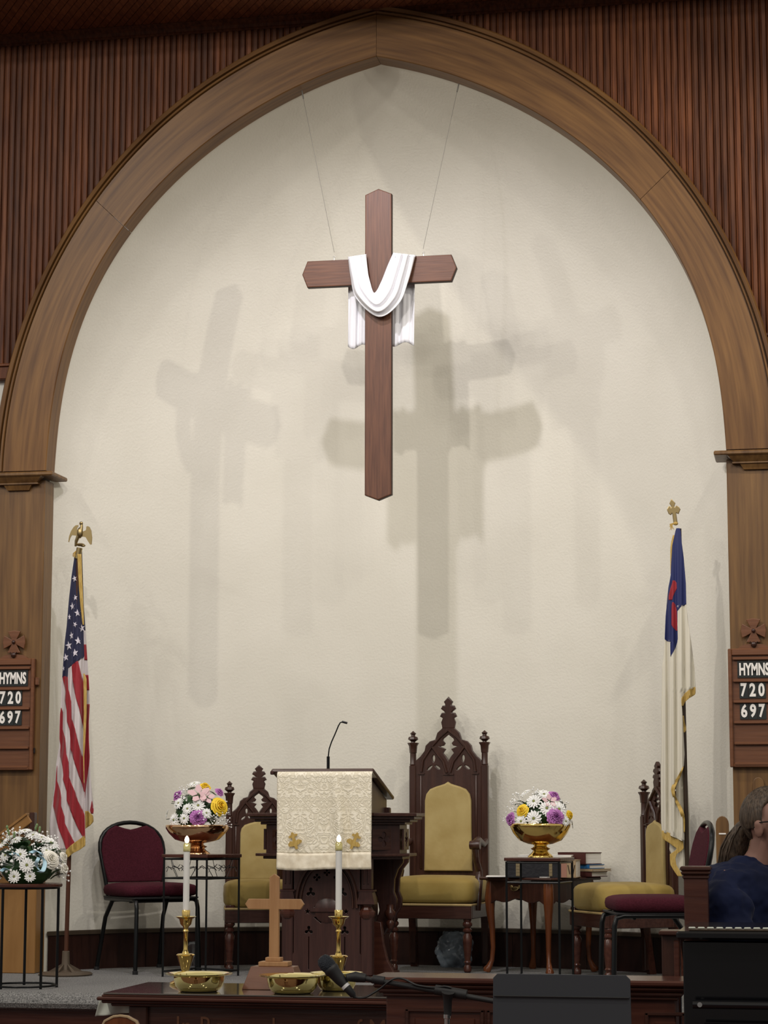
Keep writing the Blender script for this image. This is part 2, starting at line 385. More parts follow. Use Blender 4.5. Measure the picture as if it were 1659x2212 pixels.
def arc_pt(ph, t, side=1):
    ri, ro = np.polyval(CI, ph), np.polyval(CO, ph); r = ri+(ro-ri)*t
    return V(side*r*math.cos(ph), 0, ZS+r*math.sin(ph))
_zz = [(arc_pt(PI/2*i/200, 0).z, arc_pt(PI/2*i/200, 0).x) for i in range(201)]
def halfw(z): return 1.935 if z < ZS else interp(_zz, z)
def wall_y(x, z, inset=0):
    ww = halfw(z)+.02; t = max(0, 1-(x/ww)**2)
    return .13+1.07*(ww/1.955)*t**.7-inset

# apse wall: shallow curved niche closing into a half dome
a = MB(); NU, NV = 72, 90
def fn(u, v):
    z = -.02+(5.185+.02)*v**.85 if v < 1 else 5.185
    x = (halfw(z)+.02)*math.sin((u-.5)*PI)
    return V(x, wall_y(x, z), z)
a.grid(fn, NU, NV); struct(a.build('wall_apse', M['plaster'], smooth=180)); 

# front wall (plaster) with the arched opening
out = [(-4.5, -.75), (-2.1, -.75), (-2.1, ZS)]+[tuple(arc_pt(PI/2*i/24, .5, -1).xz) for i in range(25)]+[tuple(arc_pt(PI/2*(24-i)/24, .5, 1).xz) for i in range(1, 25)]+[(2.1, ZS), (2.1, -.75), (4.5, -.75), (4.5, 5.6), (-4.5, 5.6)]
struct(plate('wall_front', out, [], .06, M['white_wall'], loc=(0, .10, 0)))

# beaded cladding boards, each its own piece of the front wall
clad = bpy.data.objects.new('wall_cladding', None); C.objects.link(clad); struct(clad)
bw = .0378; k = 0; xb = -4.45
while xb < 4.25:
    xc = xb+bw/2
    zb = 3.465
    if abs(xc) < 2.2:
        # height of the arch band's middle over this x
        best = ZS
        for i in range(60):
            p = arc_pt(PI/2*i/59, .45)
            if p.x >= abs(xc): best = p.z
        zb = max(zb, best)
    m = MB(); h = bw/2-.0012
    m.prismz([(-h, .058), (-h, .038), (-h+.004, .034), (-h+.009, .037), (-h+.012, .031), (h-.004, .031), (h, .036), (h, .058)], zb, 5.46)
    m.v = [(v[0]+xc, v[1], v[2]) for v in m.v]
    if abs(xc) > .25 : m.build('board' if k == 0 else 'board.001', M['clad'], clad)
    k += 1; xb += bw
MB().box((0, .064, 4.45), (6.5, .010, 2.2)).build('x', M['clad_back'])
bpy.data.objects.remove(bpy.data.objects['x'])
outb = [(-4.5, 3.45), (-1.9, 3.45)]+[tuple(arc_pt(PI/2*i/24, .5, -1).xz) for i in range(8, 25)]+[tuple(arc_pt(PI/2*(24-i)/24, .5, 1).xz) for i in range(1, 17)]+[(1.9, 3.45), (4.5, 3.45), (4.5, 5.47), (-4.5, 5.47)]
plate('backing', outb, [], .008, M['clad_back'], parent=clad, loc=(0, .063, 0))
# picture-rail strip under the cladding, and crown trim under the ceiling
for sd, nm in ((-1, 'trim_1'), (1, 'trim_2')):
    m = MB(); xo = 3.32*sd
    m.box((xo, .035, 3.425), (2.36, .05, .075), .004); m.box((xo, .022, 3.468), (2.36, .05, .018), .004)
    struct(m.build(nm, M['clad']))
m = MB(); m.prism([(-3.3, 0), (3.3, 0), (3.3, .03), (-3.3, .03)], 0, 0)
m = MB()
prof = [(.058, 5.405), (.030, 5.405), (.024, 5.415), (.018, 5.418), (.012, 5.435), (-.006, 5.452), (-.020, 5.462), (.058, 5.462)]
for x0, x1 in ((-4.5, 4.5),):
    n = len(prof); vs = [V(x0, p[0], p[1]) for p in prof]+[V(x1, p[0], p[1]) for p in prof]
    m.add(vs, [tuple(range(n)), tuple(range(2*n-1, n-1, -1))]+[(i, i+n, (i+1) % n+n, (i+1) % n) for i in range(n)])
struct(m.build('trim_3', M['clad']))

# ceiling of diagonal boards
ceil = bpy.data.objects.new('ceiling', None); C.objects.link(ceil); struct(ceil)
MB().box((0, -.5, 5.50), (9.0, 1.2, .02)).build('backing', M['clad_back'], ceil)
dv = V(.56, -.83, 0).normalized(); nv = V(dv.y, -dv.x, 0)*-1
def clip(poly, ax, val, sign):
    o_ = []
    for i in range(len(poly)):
        p, q = poly[i], poly[(i+1) % len(poly)]
        ip, iq = (p[ax]-val)*sign <= 0, (q[ax]-val)*sign <= 0
        if ip: o_.append(p)
        if ip != iq:
            t = (val-p[ax])/(q[ax]-p[ax]); o_.append(p+(q-p)*t)
    return o_
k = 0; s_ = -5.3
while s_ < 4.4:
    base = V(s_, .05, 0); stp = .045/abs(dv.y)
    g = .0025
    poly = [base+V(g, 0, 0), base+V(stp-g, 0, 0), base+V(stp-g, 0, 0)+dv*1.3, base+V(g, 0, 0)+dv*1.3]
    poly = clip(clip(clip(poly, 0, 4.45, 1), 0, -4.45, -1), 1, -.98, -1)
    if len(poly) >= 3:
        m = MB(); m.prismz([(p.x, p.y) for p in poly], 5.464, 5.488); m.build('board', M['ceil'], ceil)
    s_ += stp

# arch band: four curved segments plus an outer moulding, swept round the pointed arch
PROF = [(0, .150), (0, .006), (.015, 0), (.80, 0), (.815, .010), (.835, .010), (.845, -.004), (.875, -.008), (.885, .006), (.90, .006), (.91, -.014), (.97, -.020), (1.0, -.008), (1.0, .060)]
arch = bpy.data.objects.new('arch', None); C.objects.link(arch); struct(arch)
def sweep(ph0, ph1, side, prof, name, n=26):
    m = MB(); P = len(prof); L = 0; prev = None
    for j in range(n+1):
        ph = ph0+(ph1-ph0)*j/n; c = arc_pt(ph, .5)
        if prev is not None: L += (c-prev).length
        prev = c
        for i, (t, y) in enumerate(prof):
            p = arc_pt(ph, t, side); p.y = y; m.v.append(tuple(p)); m.uv[j*P+i] = (L+ph0*3, t*.33+y+side*3)
    for j in range(n):
        for i in range(P-1):
            m.f.append((j*P+i, j*P+i+1, (j+1)*P+i+1, (j+1)*P+i)); m.m.append(0)
    m.f.append(tuple(range(P))); m.m.append(0); m.f.append(tuple(range(n*P+P-1, n*P-1, -1))); m.m.append(0)
    return m.build(name, M['arch'], arch, smooth=30)
for sd in (-1, 1):
    e_ = .0006
    for p0, p1 in ((0, .76), (.76+.0012, PI/2-.0004)): sweep(p0, p1, sd, [(0, .150), (0, .006), (.015, 0), (.815, 0), (.815, .10), (.5, .150)], 'arch_segment')
    sweep(0, PI/2-.0004, sd, [(.816, .06), (.816, .010), (.835, .010), (.845, -.006), (.875, -.010), (.885, .006), (.90, .006), (.91, -.016), (.97, -.024), (1.0, -.012), (1.0, .060)], 'moulding', 60)
# pilasters, capitals
for sd, nm in ((-1, 'trim_4'), (1, 'trim_5')):
    root = bpy.data.objects.new(nm, None); C.objects.link(root); struct(root)
    xc = sd*(1.935+2.25)/2
    MB().box((xc, .075, 1.75), (.315, .15, 2.07), .004).build('pilaster_shaft', M['pil'], root)
    MB().box((xc, .075, .357), (.315, .15, .714), .004).build('pilaster_base', M['pil2'] if sd < 0 else M['pil'], root)
    m = MB()
    m.box((xc-sd*.012, .065, 2.812), (.42, .27, .024), .006)
    m.build('capital_slab', M['pil'], root)
    m = MB()
    def frus(z0, z1, xa0, xa1, xb0, xb1, y0, y1):
        m.add([V(xa0, y0, z0), V(xa1, y0, z0), V(xa1, 0, z0), V(xa0, 0, z0), V(xb0, y1, z1), V(xb1, y1, z1), V(xb1, 0, z1), V(xb0, 0, z1)],
              [(0, 3, 2, 1), (4, 5, 6, 7), (0, 1, 5, 4), (1, 2, 6, 5), (2, 3, 7, 6), (3, 0, 4, 7)])
    frus(2.765, 2.80, xc-.115, xc+.115, xc-.15, xc+.15, -.030, -.060)
    frus(2.757, 2.765, xc-.125, xc+.125, xc-.125, xc+.125, -.036, -.036)
    frus(2.725, 2.757, xc-.065, xc+.065, xc-.085, xc+.085, -.016, -.028)
    m.build('capital_bracket', M['pil'], root)

# platform floor with a rolled carpet nose, nave floor, platform riser
m = MB(); prof = [(1.3, -.03), (1.3, 0), (-1.245, 0), (-1.275, -.008), (-1.296, -.028), (-1.302, -.052), (-1.290, -.075), (-1.262, -.085)]
xs = [-4.5+9.0*i/40 for i in range(41)]; P = len(prof)
for x in xs:
    for y, z in prof: m.v.append((x, y+(0 if y > 0 else -.035*math.sin((x+4.5)*.36)), z))
for j in range(40):
    for i in range(P-1): m.f.append((j*P+i, (j+1)*P+i, (j+1)*P+i+1, j*P+i+1)); m.m.append(0)
struct(m.build('floor', M['carpet'], smooth=40))
struct(MB().box((1.95, -1.68, -.045), (5.1, .9, .085), .02).build('floor_front', M['carpet']))
struct(MB().box((0, -1.245, -.35), (9.0, .03, .56)).build('trim_6', M['mahog']))
struct(MB().box((0, -7.5, -.615), (12, 14, .03)).build('floor_nave', M['nave']))

# baseboard following the apse, in panels, with a cap
bb = bpy.data.objects.new('baseboard_apse', None); C.objects.link(bb); struct(bb)
def bsweep(x0, x1, z0, z1, th, name, mt, n=10):
    m = MB()
    for i in range(n+1):
        x = x0+(x1-x0)*i/n; y = wall_y(x, .1)
        for yy, z in ((y+.0, z0), (y-th, z0), (y-th, z1-.004), (y-th+.004, z1), (y, z1)): m.v.append((x, yy, z))
    for i in range(n):
        for q in range(4): m.f.append((i*5+q, i*5+q+1, (i+1)*5+q+1, (i+1)*5+q)); m.m.append(0)
    m.f += [(0, 1, 2, 3, 4), tuple(range(n*5+4, n*5-1, -1))]; m.m += [0, 0]
    return m.build(name, mt, bb)
cuts = [-1.93, -1.86, -1.72, -1.5, -1.15, -.75, -.3, .15, .6, 1.05, 1.45, 1.72, 1.86, 1.93]
for x0, x1 in zip(cuts, cuts[1:]):
    bsweep(x0+.0015, x1-.0015, 0, .20, .022, 'panel', M['base'])
    bsweep(x0, x1, .198, .222, .034, 'cap', M['basecap'])

# ================================================================== HANGING CROSS
yc = .07
cz = (at(655, 592, yc-.02).z+at(984, 579, yc-.02).z)/2
x0c = (at(819, 410, yc-.02).x+at(815, 1078, yc-.02).x)/2
zt, zb_ = at(819, 410, yc-.02).z, at(815, 1078, yc-.02).z
xl, xr = at(655, 592, yc-.02).x, at(984, 579, yc-.02).x
cr = thing('hanging_cross', 'large brown wooden cross with pointed ends hanging on two wires in the arch', 'cross', (x0c, yc, cz))
h = .071
def planks(name, poly, mt):
    o = plate(name, poly, [], .045, mt, cr, bev=.006)
    o.data.materials.append(M['cross_side'])
    for f_ in o.data.polygons:
        if abs(f_.normal.y) < .9: f_.material_index = 1
    return o
planks('upright', [(-h, zb_-cz+.028), (0, zb_-cz), (h, zb_-cz+.028), (h, zt-cz-.030), (0, zt-cz), (-h, zt-cz-.030)], M['cross'])
for sd, xe in ((-1, xl-x0c), (1, xr-x0c)):
    q = abs(xe)
    planks('arm', [(sd*(h+.001), -h), (sd*(q-.028), -h), (sd*q, 0), (sd*(q-.028), h), (sd*(h+.001), h)], M['cross_x'])
for px, py in ((722, 560), (915, 551)):
    p = at(px, py, yc); lx, lz = p.x-x0c, h
    MB().tube([(lx, 0, lz), (lx, 0, lz+.022)], .003, 6).tube([(lx+.006*math.cos(a_*PI/4), 0, lz+.028+.006*math.sin(a_*PI/4)) for a_ in range(8)], .0015, 5, True).build('eye_hook', M['tag'], cr)
for (px, py, qx, qy) in ((722, 545, 652, 196), (914, 538, 991, 181)):
    p, q = at(px, py, yc), at(qx, qy, yc)
    MB().tube([p-cr.location, q-cr.location], .0013, 5).build('wire', M['wire'], cr)
    MB().tube([q-cr.location, q-cr.location+(p-q).normalized()*.05], .004, 6).build('turnbuckle', M['wire'], cr)

def crom(P, t):
    n = len(P)-1; t = max(0, min(.99999, t))*n; i = int(t); f = t-i
    p0, p1, p2, p3 = P[max(i-1, 0)], P[i], P[min(i+1, n)], P[min(i+2, n)]
    return tuple(.5*((2*b)+(-a_+c)*f+(2*a_-5*b+4*c-d)*f*f+(-a_+3*b-3*c+d)*f**3) for a_, b, c, d in zip(p0, p1, p2, p3))
dr = thing('draped_cloth', 'white cloth draped in a swag over the arms of the hanging cross', 'cloth', (x0c, yc, cz))
inn = [(791, 549), (793, 575), (798, 605), (808, 633), (823, 610), (837, 575), (850, 546)]
ou = [(752, 555), (758, 600), (770, 645), (818, 684), (862, 655), (882, 606), (897, 551)]
m = MB()
def sw(u, v):
    a_, b = crom(inn, u), crom(ou, u)
    ed = abs(u-.5)*2
    px = a_[0]+(b[0]-a_[0])*v; py = a_[1]+(b[1]-a_[1])*v
    y = yc-.042-.020*math.sin(PI*v)-.011*math.sin(v*PI*7+u*7)-.022*(1-ed)-.006*math.sin(v*17+u*3)
    p = at(px, py, y); return p-dr.location
m.grid(sw, 48, 44); m.build('swag', M['white_cloth'], dr, smooth=180, solid=.004)
def over(x0, x1, sd):
    m = MB()
    def f(u, v):
        px = x0+(x1-x0)*u; p = at(px, (549 if sd > 0 else 553), yc-.045)
        a_ = PI*v; r = .046+.004*math.sin(u*PI*6)
        return V(p.x, yc-r*math.cos(a_), cz+h-.004+.014*math.sin(a_)+.003*math.sin(u*PI*6))-dr.location
    m.grid(f, 20, 10); m.build('shoulder', M['white_cloth'], dr, smooth=180, solid=.004)
over(752, 791, -1); over(850, 897, 1)
def tail(x0, x1, xb0, xb1, yb, sd):
    m = MB()
    def f(u, v):
        px = (x0+(x1-x0)*u)*(1-v)+(xb0+(xb1-xb0)*u)*v; py = 556+(yb+5*math.sin(u*7)-556)*v
        y = yc+.048+.009*math.sin(u*PI*5+v)+.006*math.sin(u*PI*9+2*v)
        return at(px, py, y)-dr.location
    m.grid(f, 24, 24); m.build('tail', M['white_cloth'], dr, smooth=180, solid=.004)
tail(753, 800, 752, 800, 749, -1); tail(838, 896, 838, 894, 744, 1)

# ================================================================== FLAGS
def lr_sheet(name, rows, yfn, mt, parent, origin, nu=16, step=3.0, solid=.002):
    rows = sorted(rows); y0, y1 = rows[0][0], rows[-1][0]; n = max(3, int((y1-y0)/step))
    L_ = [(r[0], r[1]) for r in rows]; R_ = [(r[0], r[2]) for r in rows]
    m = MB()
    def f(u, v):
        py = y0+(y1-y0)*v; a_, b = interp(L_, py), interp(R_, py)
        px = a_+(b-a_)*u
        return at(px, py, yfn(px, py))-origin
    m.grid(f, nu, n)
    return m.build(name, mt, parent, smooth=180, solid=solid)
def merge(L_, R_):      # two boundary polylines (y, x) -> rows
    ys = sorted(set([p[0] for p in L_]+[p[0] for p in R_])); lo = max(L_[0][0], R_[0][0]); hi = min(L_[-1][0], R_[-1][0])
    return [(y, interp(L_, y), interp(R_, y)) for y in ys if lo <= y <= hi]
yF = -.09
EL = [(1191, 162), (1209, 160), (1245, 154.7), (1295, 149), (1354, 144), (1386, 140), (1417, 137.5), (1458, 134.8), (1481, 132.5), (1531, 131), (1561, 128.5), (1597, 128.5), (1616, 127), (1652, 121), (1678, 120), (1723, 115), (1746, 110.5), (1768, 107.6), (1786, 106.8), (1809, 108), (1835, 112), (1850, 122)]
ER = [(1191, 168), (1245, 170), (1304, 174), (1354, 180), (1420, 182), (1467, 180.5), (1507, 181), (1543, 182), (1607, 181), (1661, 182), (1714, 182.5), (1768, 183.5), (1805, 184), (1812, 184)]
def fy(px, py):
    L0, R0_ = interp(EL, py), interp(ER, min(py, 1805)); u = (px-L0)/max(R0_-L0, 1); g = min(1, (py-1180)/420)
    return yF-.055*g*math.sin(PI*max(0, min(1, u)))-.014*g*math.sin(u*15+py*.006)-.008*g*math.sin(u*31+1)
flag = thing('american_flag', 'furled red, white and blue striped flag on a pole topped by a gilt eagle', 'flag', (atz(155, 2104, 0).x, -.09, 0))
fo = flag.location
base = thing  # keep name short below
botL = [(1191, 162)]+EL[1:]
rows = merge(EL, ER)
rows = [r for r in rows if r[0] <= 1805]+[(1812, 108, 174), (1822, 109, 160), (1835, 112, 143.5)]
lr_sheet('field', rows, lambda x, y: fy(x, y)+.004, M['flagwhite'], flag, fo, 30)
def up(d): return lambda x, y: fy(x, y)-d
lr_sheet('canton', merge(EL[:8], ER[:6])[:-1]+[(1416, 137.6, 182), (1418, 137.4, 181), (1427, 137, 168), (1437, 136.3, 155), (1443, 136, 147), (1463, 134.6, 146)], up(.001), M['blue'], flag, fo, 20, 2)
A_L = [(1461, 134.8), (1472, 137), (1490, 141), (1494, 141.6), (1513, 140), (1534, 144), (1559, 144.7), (1578, 151), (1597, 152.4), (1617, 152.4), (1638, 158), (1677, 171), (1692, 177), (1710, 181.5)]
A_R = [(1461, 146), (1471, 146.4), (1490, 147.4), (1494, 149), (1516, 153.8), (1552, 155), (1575, 162), (1597, 167.3), (1616, 172), (1632, 177.8), (1640, 181), (1710, 182.5)]
B_L = [(1529, 131.8), (1543, 129.8), (1570, 129), (1596, 128.6), (1610, 131), (1634, 129.8), (1654, 134.8), (1674, 137), (1683, 136), (1710, 143.8), (1729, 144.3), (1749, 151), (1768, 159), (1787, 167.3), (1809, 179.5)]
B_R = [(1529, 132.5), (1539, 135.7), (1575, 135.2), (1594, 140.2), (1616, 142.5), (1628, 143), (1647, 148.3), (1670, 149.7), (1678, 149.2), (1694, 154.7), (1714, 163.7), (1730, 168.2), (1749, 178.2), (1760, 182.5), (1809, 183.8)]
C_L = [(1654, 123), (1670, 121.5), (1701, 119.4), (1723, 116.2), (1741, 114.9), (1762, 119.4), (1787, 125.7), (1809, 133.9), (1835, 142.9)]
C_R = [(1654, 123.6), (1687, 123.2), (1705, 129.4), (1723, 132), (1741, 132), (1764, 139.3), (1778, 140), (1796, 148.3), (1812, 156.5), (1822, 162.4), (1835, 143.5)]
D_L = [(1428, 166), (1432, 160), (1437.4, 155), (1472, 157.4), (1484, 159), (1507, 163.7), (1534, 172), (1560, 177.3), (1572, 180.5)]
D_R = [(1428, 168.5), (1454, 174.6), (1467, 179), (1480, 180.8), (1507, 181), (1543, 182), (1572, 181.5)]
for L_, R_ in ((A_L, A_R), (B_L, B_R), (C_L, C_R), (D_L, D_R)):
    lr_sheet('stripe', merge(L_, R_), up(.0012), M['red'], flag, fo, 8, 2)
# fold behind, on the right
BR = [(1191, 177), (1300, 180.5), (1354, 184), (1400, 187), (1472, 191.7), (1507, 193.5), (1561, 191.5), (1598, 191.7), (1634, 193.5), (1678, 195.5), (1714, 199), (1746, 202.6), (1760, 201)]
def by(px, py): return yF+.045+.012*math.sin((px-170)*.45)
BL = [(1191, 166), (1300, 170), (1760, 176)]
def back(name, y0, y1, mt, L_=None, R_=None, d=0): return lr_sheet(name, [r for r in merge([(y0, interp(L_ or BL, y0)), (y1, interp(L_ or BL, y1))], [(y0, interp(R_ or BR, y0))]+[p for p in (R_ or BR) if y0 < p[0] < y1]+[(y1, interp(R_ or BR, y1))])], lambda x, y: by(x, y)-d, mt, flag, fo, 8)
back('fold', 1191, 1362, M['blue']); back('fold', 1362, 1758, M['flagwhite'])
back('stripe', 1392, 1426, M['red'], d=.003); back('stripe', 1458, 1491, M['red'], d=.003)
lr_sheet('stripe', [(1521, 186, 193.5), (1560, 184, 191.4), (1598, 180, 191.6), (1634, 180, 193.4), (1650, 180, 192.4), (1690, 181, 187), (1735, 181, 182)], lambda x, y: by(x, y)-.004, M['red'], flag, fo, 6)
lr_sheet('stripe', [(1730, 198.5, 199), (1750, 194.5, 202.4), (1758, 197, 201.4)], lambda x, y: by(x, y)-.003, M['red'], flag, fo, 6)
lr_sheet('fringe', [(1752, 181, 190), (1762, 181, 201), (1775, 182, 202), (1784, 182, 194), (1790, 182, 184)], lambda x, y: by(x, y)-.006, M['fringe'], flag, fo, 8)
lr_sheet('fringe', [(1197, 167, 176), (1245, 169, 177.5), (1295, 172.5, 179.5), (1320, 175, 180.5), (1350, 178.5, 181.5)], lambda x, y: yF-.035, M['fringe'], flag, fo, 5)
lr_sheet('fringe', [(1455, 180, 183), (1467, 180, 187), (1500, 180.5, 187.5), (1543, 181, 187), (1575, 180, 185.5), (1607, 179.5, 184), (1632, 179.5, 182), (1692, 181, 182.3)], lambda x, y: yF-.03, M['fringe'], flag, fo, 5)
lr_sheet('fringe', [(1805, 182, 184), (1812, 173, 184.5), (1821, 160, 184.5), (1827, 152, 184), (1836, 143, 172), (1843, 142, 158), (1852, 142, 147)], lambda x, y: fy(min(x, 182), y)-.004, M['fringe'], flag, fo, 14, 1.5)
# stars printed on the canton
for (cx_, cy_, r, a0, kx) in ((161, 1250, 7.5, .3, .75), (162.5, 1291, 6.5, .2, .8), (156.5, 1309.5, 9, .2, .62), (167.5, 1324, 8.5, .1, .85), (150, 1333, 7, 0, .45), (162, 1349, 6.5, 3.3, .8), (177, 1357, 9, .2, .75), (154.5, 1373, 9, .2, .5), (169, 1384, 9.5, .1, .85), (148.5, 1395, 10.5, .2, .7), (162, 1410, 9, .15, .85), (142, 1420, 9, .2, .75), (137.6, 1444, 6, .2, .35)):
    vs = []
    for i in range(10):
        r_ = r if i % 2 == 0 else r*.42; a_ = a0+PI/2+i*PI/5
        px, py = cx_+r_*math.cos(a_)*kx, cy_-r_*math.sin(a_); vs.append(at(px, py, fy(px, py)-.0062)-fo)
    c = at(cx_, cy_, fy(cx_, cy_)-.007)-fo
    MB().add(vs+[c], [(i, (i+1) % 10, 10) for i in range(10)]).build('star', M['star'], flag)
# pole, collar, eagle and stand
pt, pb = at(170, 1192, yF+.0)-fo, V(0, 0, .03)
MB().tube([pt, pb.lerp(pt, .25), pb], .0125, 10).build('pole', M['pole2'], flag, smooth=60)
q = at(172, 1188, yF)-fo
MB().tube([q+V(-.012, 0, -.05), q+V(0, 0, .012)], .017, 12).build('brass_collar', M['old_gold'], flag, smooth=40)
st = MB().lathe([(.145, 0), (.150, .008), (.140, .016), (.075, .022), (.05, .026), (.035, .030), (.028, .032), (.022, .07), (.020, .13), (.016, .132), (0, .132)], seg=32)
for k in range(6):
    a_ = k*PI/3+.3; st.add([V(.022*math.cos(a_-.12), .022*math.sin(a_-.12), .062), V(.022*math.cos(a_+.12), .022*math.sin(a_+.12), .062), V(.10*math.cos(a_+.12), .10*math.sin(a_+.12), .018), V(.10*math.cos(a_-.12), .10*math.sin(a_-.12), .018), V(.022*math.cos(a_), .022*math.sin(a_), .018)], [(0, 1, 2, 3), (0, 4, 1), (0, 3, 4), (1, 4, 2), (3, 2, 4)])
st.build('stand_base', M['stand_base'], flag, smooth=40)
S_ = 387.0*11.06
def cw(pts): return [((x-850)/S_, -(y-780)/S_) for x, y in pts]
eo = at(95+850/11.06, 1110+780/11.06, yF)-fo
eag = MB()
for pts in ([(800, 255), (820, 275), (795, 300), (770, 345), (790, 375), (830, 400), (830, 500), (740, 512), (650, 498), (610, 560), (580, 670), (565, 660), (585, 520), (630, 400), (690, 310), (745, 262)],
            [(1050, 288), (1095, 310), (1140, 400), (1165, 570), (1155, 735), (1120, 740), (1060, 650), (1000, 555), (930, 540), (880, 545), (900, 430), (1005, 390), (1015, 340), (1015, 300)]):
    eag.prism(cw(pts), -.004, .004)
eag.sq(((860-850)/S_, -.006, -(450-780)/S_), (.017, .014, .032), nu=12, nv=8)
eag.tube([(.008, -.006, .085), (.012, -.006, .112), (.011, -.006, .128)], [.012, .009, .008], 8)
eag.sq((.010, -.008, .131), (.011, .010, .010), nu=10, nv=6)
eag.tube([(.006, -.008, .131), (-.004, -.012, .124)], [.005, .001], 6)
eag.tube([(-.006, -.006, .06), (-.018, -.006, .03), (-.022, -.006, .0)], [.012, .010, .006], 8)
eag.sq((.004, 0, .010), (.026, .018, .009), nu=14, nv=6); eag.sq((.02, 0, .004), (.016, .012, .007), nu=10, nv=6)
o = eag.build('eagle', M['old_gold'], flag, smooth=50); o.location = eo
m = MB(); 
for k in range(5): m.tube([q+V(-.01, -.01, .0), q+V(-.022-.003*k, -.012, -.02), q+V(-.02-.004*k, -.012, -.038-.004*(k % 2))], .0015, 4)
m.build('tassel', M['fringe'], flag)

# --- white flag with blue canton and red cross
yG = -.10
cf = thing('christian_flag', 'furled white flag with a blue corner and red cross on a leaning dark pole', 'flag', (atz(1508, 2104, 0).x, yG, 0))
go = cf.location
GL = [(1141, 1461), (1147, 1459), (1177, 1452.5), (1215, 1449.8), (1242, 1448.9), (1269, 1444), (1291, 1441.6), (1331, 1438), (1381, 1435.8), (1413, 1433.5), (1440, 1430), (1480, 1430), (1530, 1428), (1589, 1430), (1661, 1427), (1729, 1427.7), (1774, 1428), (1796, 1430)]
GR = [(1141, 1468), (1147, 1470.6), (1170, 1472.4), (1206, 1477), (1260, 1481.4), (1304, 1482.3), (1331, 1485), (1377, 1491.4), (1417, 1496.8), (1444, 1500.4), (1485, 1502.4)]
def gy(px, py):
    g = min(1, (py-1130)/300); u = (px-1428)/74
    return yG-.028*g*math.sin(PI*max(0, min(1, u)))-.012*g*math.sin(px*.33-py*.004)-.006*g*math.sin(px*.7+1)
GR2 = GR[:-1]+[(1484, 1502.4), (1489, 1495), (1496, 1483), (1508, 1472), (1549, 1474.6), (1582, 1476), (1629, 1478.6), (1655, 1477), (1675, 1466), (1700, 1452), (1714, 1454), (1745, 1469), (1775, 1477), (1796, 1478)]
lr_sheet('field', merge(GL, GR2)+[(1816, 1472, 1478)], gy, M['cream'], cf, go, 34)
lr_sheet('fold', [(1655, 1462, 1479), (1700, 1460, 1486), (1760, 1462, 1490), (1850, 1462, 1491), (1880, 1464, 1487)], lambda x, y: yG+.02+.008*math.sin(x*.5), M['cream'], cf, go, 12)
lr_sheet('fold', [(1815, 1447, 1480), (1835, 1446, 1476), (1850, 1452, 1480), (1885, 1458, 1478)], lambda x, y: yG+.012+.004*math.sin(x*.6), M['cream'], cf, go, 8)
upg = lambda d: (lambda x, y: gy(x, y)-d)
lr_sheet('canton', [r for r in merge([p for p in GL if p[0] <= 1382], [p for p in GR if p[0] <= 1305]+[(1306, 1482), (1311, 1470), (1320, 1463.5), (1350, 1463.5), (1382, 1464)])]+[(1385, 1441, 1463.5), (1388, 1448, 1463), (1398, 1448, 1460), (1418, 1448.3, 1449)], upg(.0014), M['royal'], cf, go, 20, 2)
lr_sheet('red_cross', [(1254, 1453, 1458), (1259, 1452, 1461.5), (1272, 1448, 1462), (1281, 1446, 1457), (1288, 1444.5, 1454), (1296, 1444.5, 1452)], upg(.003), M['red'], cf, go, 8, 1.5)
lr_sheet('red_cross', [(1301, 1452, 1455), (1308, 1451, 1460), (1320, 1450.5, 1462), (1350, 1450.5, 1463.2), (1356, 1454, 1463), (1363, 1461, 1463.3)], upg(.003), M['red'], cf, go, 8, 1.5)
def ribbon(pts, wpx, name='fringe', d=.008, par=cf, org=go, yf=gy):
    m = MB(); n = (len(pts)-1)*6
    def f(u, v):
        p = crom(pts, v); p2 = crom(pts, min(1, v+.01)) if v < .99 else p
        ww = p[2] if len(p) > 2 else wpx
        return at(p[0]+(u-.5)*ww, p[1], yf(min(p[0], 1478), p[1])-d)-org
    m.grid(f, 4, n); m.build(name, M['fringe'], par, smooth=180, solid=.003)
ribbon([(1475.5, 1657, 2), (1468, 1675, 6), (1455, 1700, 9), (1455, 1716, 7), (1461, 1730, 7), (1470, 1748, 9), (1476, 1768, 7), (1478, 1798, 3)], 8)
lr_sheet('fringe', [(1484, 1500, 1502.4), (1489, 1490, 1502.6), (1497, 1480, 1502.4), (1501, 1477, 1501), (1508, 1472.5, 1489), (1516, 1472, 1480), (1525, 1473, 1475.5)], upg(.004), M['fringe'], cf, go, 10, 1.5)
lr_sheet('fringe', [(1794, 1430, 1432), (1800, 1430, 1448), (1806, 1430, 1462), (1813, 1432, 1475), (1820, 1444, 1476), (1833, 1462, 1477), (1838, 1458, 1472), (1845, 1447, 1462), (1855, 1447, 1459), (1868, 1448, 1461), (1880, 1455, 1468), (1893, 1464, 1474)], lambda x, y: yG-.016, M['fringe'], cf, go, 10, 2)
ribbon([(1456, 1156, 5), (1451, 1180, 5), (1450, 1215, 4), (1449.5, 1240, 2)], 5, d=-.004)
ribbon([(1475, 1546, 4), (1476, 1560, 6), (1479, 1575, 7), (1478, 1582, 3)], 5, d=-.006)
pt = at(1467, 1142, yG+.015)-go
MB().tube([pt, V(0, 0, .03)], .0125, 10).build('pole', M['pole'], cf, smooth=60)
MB().lathe([(.145, 0), (.150, .008), (.140, .016), (.075, .022), (.035, .030), (.028, .032), (.022, .13), (0, .132)], seg=32).build('stand_base', M['stand_base'], cf, smooth=40)
fc = at(1410+540/11.06, 1070+660/11.06, yG+.01)-go
def cw2(pts): return [((x-570)/S_, -(y-660)/S_) for x, y in pts]
